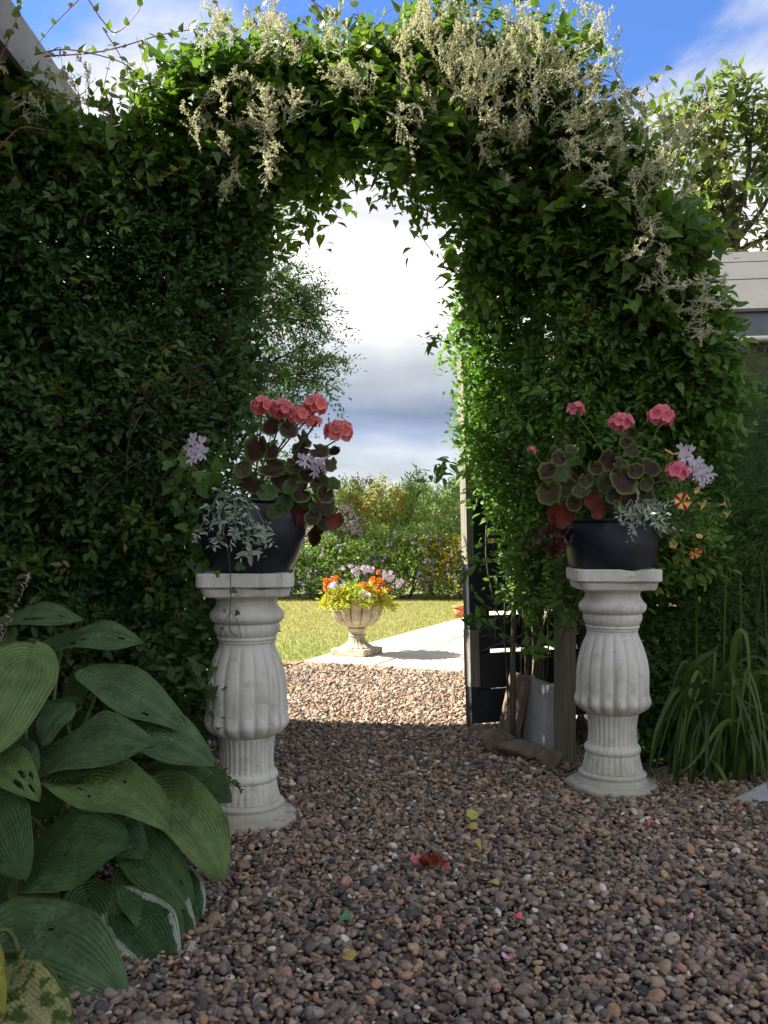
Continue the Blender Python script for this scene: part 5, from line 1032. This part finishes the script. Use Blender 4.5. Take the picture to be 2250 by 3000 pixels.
# ---------------------------------------------------------------- hostas
def hleaf(Bp, Tp, w, nrm, bow=.10, cup=.10, seed=0, holes=(), fold=0.):
    r = random.Random(seed); NU, NV = 54, 46; V = []; uv = []; Bp, Tp = Vector(Bp), Vector(Tp); d = Tp-Bp; L = d.length; d.normalize(); nrm = Vector(nrm); y = nrm.cross(d).normalized(); z = d.cross(y)
    ph = [r.uniform(0, 6.28) for _ in range(6)]; cmax = (.36**.45)*(.64**.8)
    for i in range(NU+1):
        u = (i/NU); uu = u**1.25; h = w/2*(uu**.45)*((1-uu)**.80)/cmax
        for j in range(NV+1):
            v = j/NV*2-1; a = uu-.27*abs(v)**1.5*(1-uu)**3.0
            zz = bow*L*math.sin(PI*min(1, uu*.95))-.05*L*uu**3
            zz += cup*w*abs(v)**1.5*(1-.6*uu)*(h/(w/2)) - fold*w*abs(v)
            zz += .022*w*math.sin(5*uu*2+ph[0]+(1 if v > 0 else 2.1))*abs(v)**2.2*3.0
            sv_ = abs(math.sin(PI*7*abs(v))); pk = .0050*sv_*(.6+.4*abs(math.sin(24*uu+ph[2]+1.2*math.sin(9*v+ph[3]))))*(1-abs(v)**5)*min(1, uu*5)*(1-uu**4)
            zz += pk*(w/.16)
            vv = v*(1+.02*math.sin(9*uu+ph[1])); p = Bp+d*(a*L)+y*(vv*h+.03*L*math.sin(PI*uu)*math.sin(ph[4]))+z*zz; V.append(p); uv.append((u, j/NV))
    Fc = []
    for i in range(NU):
        for j in range(NV):
            u, v = (i+.5)/NU, (j+.5)/NV
            if any(((u-hu)/hr)**2+((v-hv)/(hr*1.1))**2 < 1 for hu, hv, hr in holes): continue
            q = i*(NV+1)+j; Fc.append((q, q+1, q+NV+2, q+NV+1))
    return V, Fc, uv
def c6(cx, cy, Y): return P(cx/1.701, 1700+cy/1.701, Y)
hroot = Vector((-.86, 2.25, 0)); vroot = Vector((-.62, 2.12, 0)); yroot = Vector((-.80, 1.68, 0))
H1 = thing('hosta', 'large blue green hosta with big puckered leaves left of the pedestal', 'hosta', hroot, 'hostas at the lower left')
H2 = thing('hosta', 'white edged hosta low down beside the gravel', 'hosta', vroot, 'hostas at the lower left')
H3 = thing('hosta', 'yellow and cream hosta in the bottom left corner', 'hosta', yroot, 'hostas at the lower left')
# (base x, y, tip x, y in the enlarged view), width, distance base/tip, normal, material, plant, holes
HL = [
 ((-90,270),(410,180),200,2.62,2.42,(.05,-.55,.85),'hosta',H1,((.66,.32,.05),(.60,.36,.05),(.84,.5,.035),(.73,.3,.03))),
 ((262,330),(716,306),210,2.50,2.38,(.0,-.55,.85),'hosta',H1,((.30,.36,.05),(.36,.30,.04),(.42,.42,.035),(.80,.5,.04),(.25,.42,.03))),
 ((150,372),(-95,890),350,2.28,1.98,(.35,-.85,.45),'hosta_lt',H1,()),
 ((470,470),(938,752),250,2.38,2.22,(.15,-.55,.85),'hosta',H1,((.72,.22,.03),)),
 ((215,925),(758,815),345,2.24,2.02,(.05,-.65,.75),'hosta',H1,()),
 ((590,720),(1072,925),265,2.30,2.14,(.05,-.6,.8),'hosta',H1,((.55,.9,.06),)),
 ((325,985),(852,1216),330,2.14,1.90,(.12,-.55,.85),'hosta_lt',H1,()),
 ((800,1040),(1112,1476),310,2.22,1.98,(.35,-.75,.6),'hosta_lt',H1,()),
 ((190,1370),(642,1325),450,2.06,1.86,(.1,-.75,.65),'hosta_dk',H1,()),
 ((-40,1120),(112,1480),280,2.06,1.86,(.1,-.85,.5),'hosta_dk',H1,()),
 ((-20,1790),(616,2064),500,1.86,1.66,(.0,-.60,.8),'hosta',H1,()),
 ((640,1245),(965,1645),250,2.10,1.96,(.3,-.85,.5),'hosta_dk',H1,()),
 ((430,1560),(600,2030),270,1.98,1.84,(.4,-.85,.3),'hosta_dk',H1,()),
 ((-60,840),(196,1100),200,2.14,2.0,(.1,-.5,.85),'hosta_lt',H1,((.75,.35,.07),(.66,.6,.06),(.85,.6,.05),(.72,.8,.05))),
 ((375,610),(190,700),190,2.40,2.30,(-.3,-.7,.6),'hosta_dk',H1,((.3,.85,.07),)),
 ((900,985),(1146,1087),210,2.34,2.22,(.2,-.8,.6),'hosta_dk',H1,()),
 ((740,990),(1045,960),170,2.36,2.22,(.0,-.8,.5),'hosta',H1,()),
 ((90,700),(205,870),170,2.38,2.28,(.3,-.9,.3),'hosta_dk',H1,()),
 ((-70,260),(80,350),150,2.6,2.45,(.0,-.7,.7),'hosta_lt',H1,()),
 ((330,560),(500,500),170,2.55,2.5,(.0,-.8,.6),'hosta_dk',H1,()),
 ((640,1000),(700,1260),260,2.3,2.2,(.2,-.95,.2),'hosta_dk',H1,()),
 ((20,960),(330,1150),300,2.3,2.2,(.0,-.95,.3),'hosta_dk',H1,()),
 ((250,1500),(520,1720),330,2.12,2.05,(.0,-.95,.3),'hosta_dk',H1,()),
 ((0,1380),(180,1620),300,2.15,2.05,(.0,-.95,.3),'hosta_dk',H1,()),
 ((300,760),(620,860),260,2.45,2.38,(.0,-.95,.3),'hosta_dk',H1,()),
 ((560,1180),(640,1420),260,2.2,2.12,(.2,-.95,.3),'hosta_dk',H1,()),
 ((640,1475),(915,1855),230,2.02,1.88,(.5,-.8,.5),'hosta_dk',H2,()),
 ((700,1500),(970,1790),230,2.04,1.92,(.4,-.8,.5),'hosta_var',H2,()),
 ((600,1615),(868,1985),290,1.96,1.80,(.35,-.8,.55),'hosta_var',H2,((.5,.9,.04),)),
 ((890,1450),(1000,1690),150,2.05,1.96,(.4,-.9,.4),'hosta_var',H2,()),
 ((620,1900),(845,2070),150,1.88,1.80,(.2,-.6,.7),'hosta_var',H2,()),
 ((700,1760),(880,2020),190,1.98,1.9,(.4,-.9,.2),'hosta_dk',H2,()),
 ((560,700),(700,880),150,2.32,2.22,(.1,-.7,.7),'hosta_lt',H1,()),
 ((330,640),(210,820),150,2.3,2.2,(-.1,-.7,.7),'hosta',H1,()),
 ((440,1560),(300,1740),170,2.02,1.92,(.0,-.7,.7),'hosta',H1,()),
 ((120,1500),(300,1620),190,2.04,1.9,(.0,-.7,.7),'hosta_lt',H1,()),
 ((60,820),(180,960),150,2.2,2.1,(.1,-.7,.7),'hosta',H1,()),
 ((560,1240),(720,1390),190,2.1,2.0,(.2,-.7,.6),'hosta',H1,()),
 ((-130,1770),(14,2150),200,1.64,1.52,(.3,-.8,.5),'hosta_yel',H3,()),
 ((30,1990),(360,2300),320,1.64,1.52,(.1,-.6,.8),'hosta_cream',H3,()),
 ((290,2060),(620,2270),300,1.78,1.68,(.1,-.7,.7),'hosta_dk',H3,()),
 ((320,2110),(580,2240),130,1.68,1.60,(.2,-.5,.8),'hosta_var',H3,()),
 ((-60,2060),(80,2300),260,1.72,1.62,(.1,-.9,.3),'hosta_yel',H3,()),
]
for i, ((bx, by), (tx, ty), wpx, Yb, Yt, nrm, mk, own, holes) in enumerate(HL):
    Bp, Tp = c6(bx, by, Yb), c6(tx, ty, Yt); Ym = (Yb+Yt)/2; wd = wpx/1.701*Ym/F*1.10; Bp = Bp.lerp(Tp, .09)
    if not holes: rh = random.Random(i); holes = tuple((rh.uniform(.3, .85), rh.uniform(.2, .8), rh.choice((.012, .018, .024))) for _ in range(rh.randint(0, 4)))
    V, Fc, uv = hleaf(Bp, Tp, wd, nrm, .08, .07, i*3+1, holes); o = obj('leaf', V, Fc, MAT[mk], own, True, uv)
    if holes: o['label'] = 'leaf with slug holes'
    b = B(); r0 = Vector({H1.name: hroot, H2.name: vroot, H3.name: yroot}[own.name])+Vector((random.gauss(0, .05), random.gauss(0, .05), 0)); b.tube(curve([r0, r0.lerp(Bp, .5)+Vector((0, .03, .05)), Bp], 6), [.007-.003*k/12 for k in range(13)], 7, False); b.put('leaf_stalk', MAT['stem_green'], own)
# dry seed spike in front of the hedge above the hosta
b = B(); c = curve([P(5,1880,2.4), P(30,1810,2.4), P(75,1720,2.4), P(85,1690,2.4)], 6); b.tube(c, .0012, 4); sh = thing('seed_spike', 'dry pale seed spike rising above the highest hosta leaf at the left', 'seed head', P(5,1880,2.4)); b.put('stem', MAT['stem_brown'], sh)
me_ = mesh('seed', SLIM[0], SLIM[1], MAT['pinkhaze'])
for i in range(44): inst('seed', me_, sh, frame((random.gauss(-.4, .6), random.gauss(0, .5), .7), (0, -1, 0), c[int(i/44*len(c))]+Vector((random.gauss(0, .004), 0, 0)), random.uniform(.010, .018)))

# ---------------------------------------------------------------- strappy clump on the right
dl = thing('strappy_grass', 'arching strap leaved clump beside the right pedestal', 'grass clump', (1.28, 3.16, 0))
def blade(pts_, wd, seed):
    c = curve(pts_, 7); n_ = len(c); V = []; r = random.Random(seed)
    for i, p in enumerate(c):
        t_ = (c[min(i+1, n_-1)]-c[max(i-1, 0)]).normalized(); s_ = t_.cross(Vector((r.uniform(-.1, .1), -1, .25))).normalized(); f_ = i/(n_-1); w_ = wd/2*(1-f_**2.2)*(.6+.4*min(1, f_*5))
        s_ = s_*math.cos(.5*math.sin(3*f_+seed))+Vector((0, 1, 0))*math.sin(.5*math.sin(3*f_+seed)); s_.normalize()
        V += [p-s_*w_, p+Vector((0, .25*w_, -.2*w_)), p+s_*w_]
    return V, [(i*3+k, i*3+k+1, i*3+k+4, i*3+k+3) for i in range(n_-1) for k in (0, 1)]
BL = [[(2150,2270),(2150,2050),(2148,1980),(2190,2190)], [(2110,2250),(2075,1990),(2095,1905),(2085,2080)], [(2060,2230),(2010,1990),(2100,1900),(2090,1905)], [(2090,2260),(2060,2020),(1980,2060),(1910,2290)], [(2080,2260),(2050,2030),(1995,2100),(1965,2340)],
      [(2200,2260),(2170,2050),(2150,2000),(2140,2170)], [(2180,2250),(2220,2000),(2260,1960),(2300,2000)], [(2100,2250),(2150,2060),(2230,1980),(2260,2000)], [(2130,2240),(2070,2080),(2030,2190),(2020,2300)], [(2060,2220),(2100,2240),(2150,2330),(2190,2390)], [(2140,2260),(2150,1900),(2190,1880),(2200,2200)], [(2060,2240),(2000,2020),(1930,2120),(1900,2260)]]
for i, L in enumerate(BL):
    Y0 = random.uniform(2.95, 3.15); V, Fc = blade([P(x, min(y, 2285+0*y) if k == 0 else y, Y0+(.12 if k == 0 else -.03*k)) for k, (x, y) in enumerate(L)], random.uniform(.016, .024), i); obj('blade', V, Fc, MAT['blade'], dl)
for i in range(90):
    bx = random.gauss(1.25, .12); by = random.uniform(3.08, 3.32); a = random.gauss(0, 1.0); dx = max(math.sin(a)*random.uniform(.18, .52)-.05, 1.0-bx); dy = -abs(random.gauss(.08, .14)); h = random.uniform(.20, .44)
    p0 = Vector((bx, by, -.005)); V, Fc = blade([p0, p0+Vector((dx*.15, dy*.2, h*.75)), p0+Vector((dx*.5, dy*.6, h)), p0+Vector((dx*.85, dy*.9, h*random.uniform(.45, .8))), p0+Vector((dx*1.05, dy, h*random.uniform(.05, .5)))], random.uniform(.009, .021), i); obj('blade', V, Fc, MAT['blade'], dl)
for i in range(12):
    bx = random.uniform(1.2, 1.65); by = random.uniform(3.3, 3.5); h = random.uniform(.5, .95); p0 = Vector((bx, by, 0)); dx = random.gauss(0, .12)
    V, Fc = blade([p0, p0+Vector((dx*.2, 0, h*.5)), p0+Vector((dx*.5, -.02, h*.9)), p0+Vector((dx*1.3, -.06, h))], random.uniform(.007, .012), i); obj('blade', V, Fc, MAT['blade'], dl)

# ---------------------------------------------------------------- things fallen on the gravel
g = G(1258, 2555); fh = thing('fallen_flower_head', 'withered brown and pink geranium head lying on the gravel', 'flower', (g.x, g.y, .015)); rsum = []
for i in range(46):
    c = Vector((g.x+random.gauss(0, .017), g.y+random.gauss(0, .010), .022+abs(random.gauss(0, .010)))); pk = i in (3, 9)
    if i == 3: c = Vector((g.x+.044, g.y-.01, .02))
    if i == 9: c = Vector((g.x-.04, g.y, .032))
    inst('petal', FP[0] if pk else FD[0], fh, frame((random.gauss(0, 1), random.gauss(0, 1), random.gauss(0, 1)), (random.gauss(0, .6), random.gauss(-.5, .6), 1), c, .012 if pk else random.uniform(.008, .012)), 'fresh pink petal' if pk else None)
b = B(); b.tube([(g.x-.01, g.y, .02), (g.x+.03, g.y-.01, .024)], .002, 5); b.put('stalk', MAT['stem_green'], fh)
MAT['leaf_yel'] = plain('fallen_yellow', (.50,.33,.06), (.60,.44,.12), 40, .6); MAT['leaf_lime'] = plain('fallen_lime', (.32,.36,.06), (.42,.42,.1), 40, .6); MAT['leaf_grn'] = plain('fallen_green', (.06,.20,.05), (.1,.26,.07), 40, .5)
MAT['petal_pk'] = plain('fallen_pink', (.80,.28,.42), (.85,.42,.55), 40, .6); MAT['petal_red'] = plain('fallen_red', (.75,.10,.16), (.8,.16,.2), 40, .6)
def fallen(px, py, s, mk, label, cat, nm):
    g = G(px, py); q_ = HEART; a = random.uniform(0, 6.28); M0 = frame((math.cos(a), math.sin(a), random.uniform(-.1, .3)), (random.gauss(0, .3), random.gauss(-.4, .3), 1), (g.x, g.y, .026), s)
    V = [M0 @ Vector((x*(.6 if nm == 'fallen_petal' else 1), y, z*2.6)) for x, y, z in q_[0].tolist()]; tag(obj(nm, V, q_[1], MAT[mk]), label, cat)
fallen(1375,2420,.05,'leaf_lime','lime fallen leaf farthest up the path beside the yellow ones','leaf','fallen_leaf')
fallen(1395,2450,.038,'leaf_yel','curled amber fallen leaf just below the lime one','leaf','fallen_leaf')
fallen(1385,2492,.046,'leaf_yel','flat yellow fallen leaf above right of the withered flower','leaf','fallen_leaf')
fallen(1025,2718,.034,'leaf_grn','bright green fallen leaf near the middle of the gravel','leaf','fallen_leaf')
fallen(1035,2845,.040,'leaf_yel','twisted golden fallen leaf nearest to the viewer','leaf','fallen_leaf')
fallen(1460,2620,.026,'leaf_lime','small yellow green leaf right of the withered flower','leaf','fallen_leaf')
fallen(1480,2845,.030,'petal_pk','large pale pink petal nearest to the viewer','petal','fallen_petal')
fallen(1527,2722,.030,'petal_red','rose petal right of the green fallen leaf','petal','fallen_petal')
fallen(2165,2398,.034,'petal_red','bright red pink petal below the strappy grass clump','petal','fallen_petal')
fallen(2030,2720,.022,'petal_pk','tiny pink petal at the lower right of the gravel','petal','fallen_petal')
fallen(2090,2455,.022,'petal_pk','tiny pink petal just below the red pink one','petal','fallen_petal')
fallen(1910,2430,.034,'petal_red','dull rose petal below the right pedestal','petal','fallen_petal')
fallen(1525,2250,.026,'petal_red','small rose petal in front of the stones by the gate','petal','fallen_petal')
fallen(1595,2268,.026,'petal_pk','pale pink petal near the rounded stone','petal','fallen_petal')
fallen(1180,2190,.026,'leaf_yel','tiny yellow leaf on the shaded gravel towards the arch','leaf','fallen_leaf')

# twiggy litter and crumbled leaves lying among the pebbles
nn_ = 2600; X = rng.uniform(-1.2, 1.6, nn_); Y = rng.uniform(1.2, 4.3, nn_); k_ = np.abs(X) < .46*Y+.1; X, Y = X[k_], Y[k_]; mm = len(X)
O = np.stack([X, Y, rng.uniform(.010, .019, mm)], 1); D = np.stack([rng.normal(size=mm), rng.normal(size=mm), rng.normal(0, .12, mm)], 1)
MAT['litter'] = leafmat('litter', [(.16,.10,.05), (.28,.20,.10), (.10,.06,.04), (.40,.33,.20), (.30,.14,.06)], .1, .8, (1, .9, .8))
tk = rng.random(mm) < .5; N3 = np.stack([rng.normal(0, .3, mm), rng.normal(0, .3, mm), np.ones(mm)], 1)
cloud('leaf_litter', O[~tk], D[~tk], N3[~tk], rng.uniform(.006, .016, (~tk).sum()), DIA, MAT['litter'], None, np.clip(rng.random((~tk).sum()), .01, 1)); tag(bpy.data.objects['leaf_litter'], 'crumbled brown leaf bits scattered over the pebbles', 'leaf litter')
cloud('twig_litter', O[tk], D[tk], N3[tk], rng.uniform(.02, .055, tk.sum()), (np.array([(0,.022,0), (0,-.022,0), (1,.012,0), (1,-.012,0), (.5,0,.03)]), np.array([(0,1,4), (0,4,2), (1,3,4), (2,4,3)])), MAT['litter'], None, np.clip(rng.random(tk.sum()), .01, 1)); tag(bpy.data.objects['twig_litter'], 'thin dry twig bits scattered over the pebbles', 'twig litter')
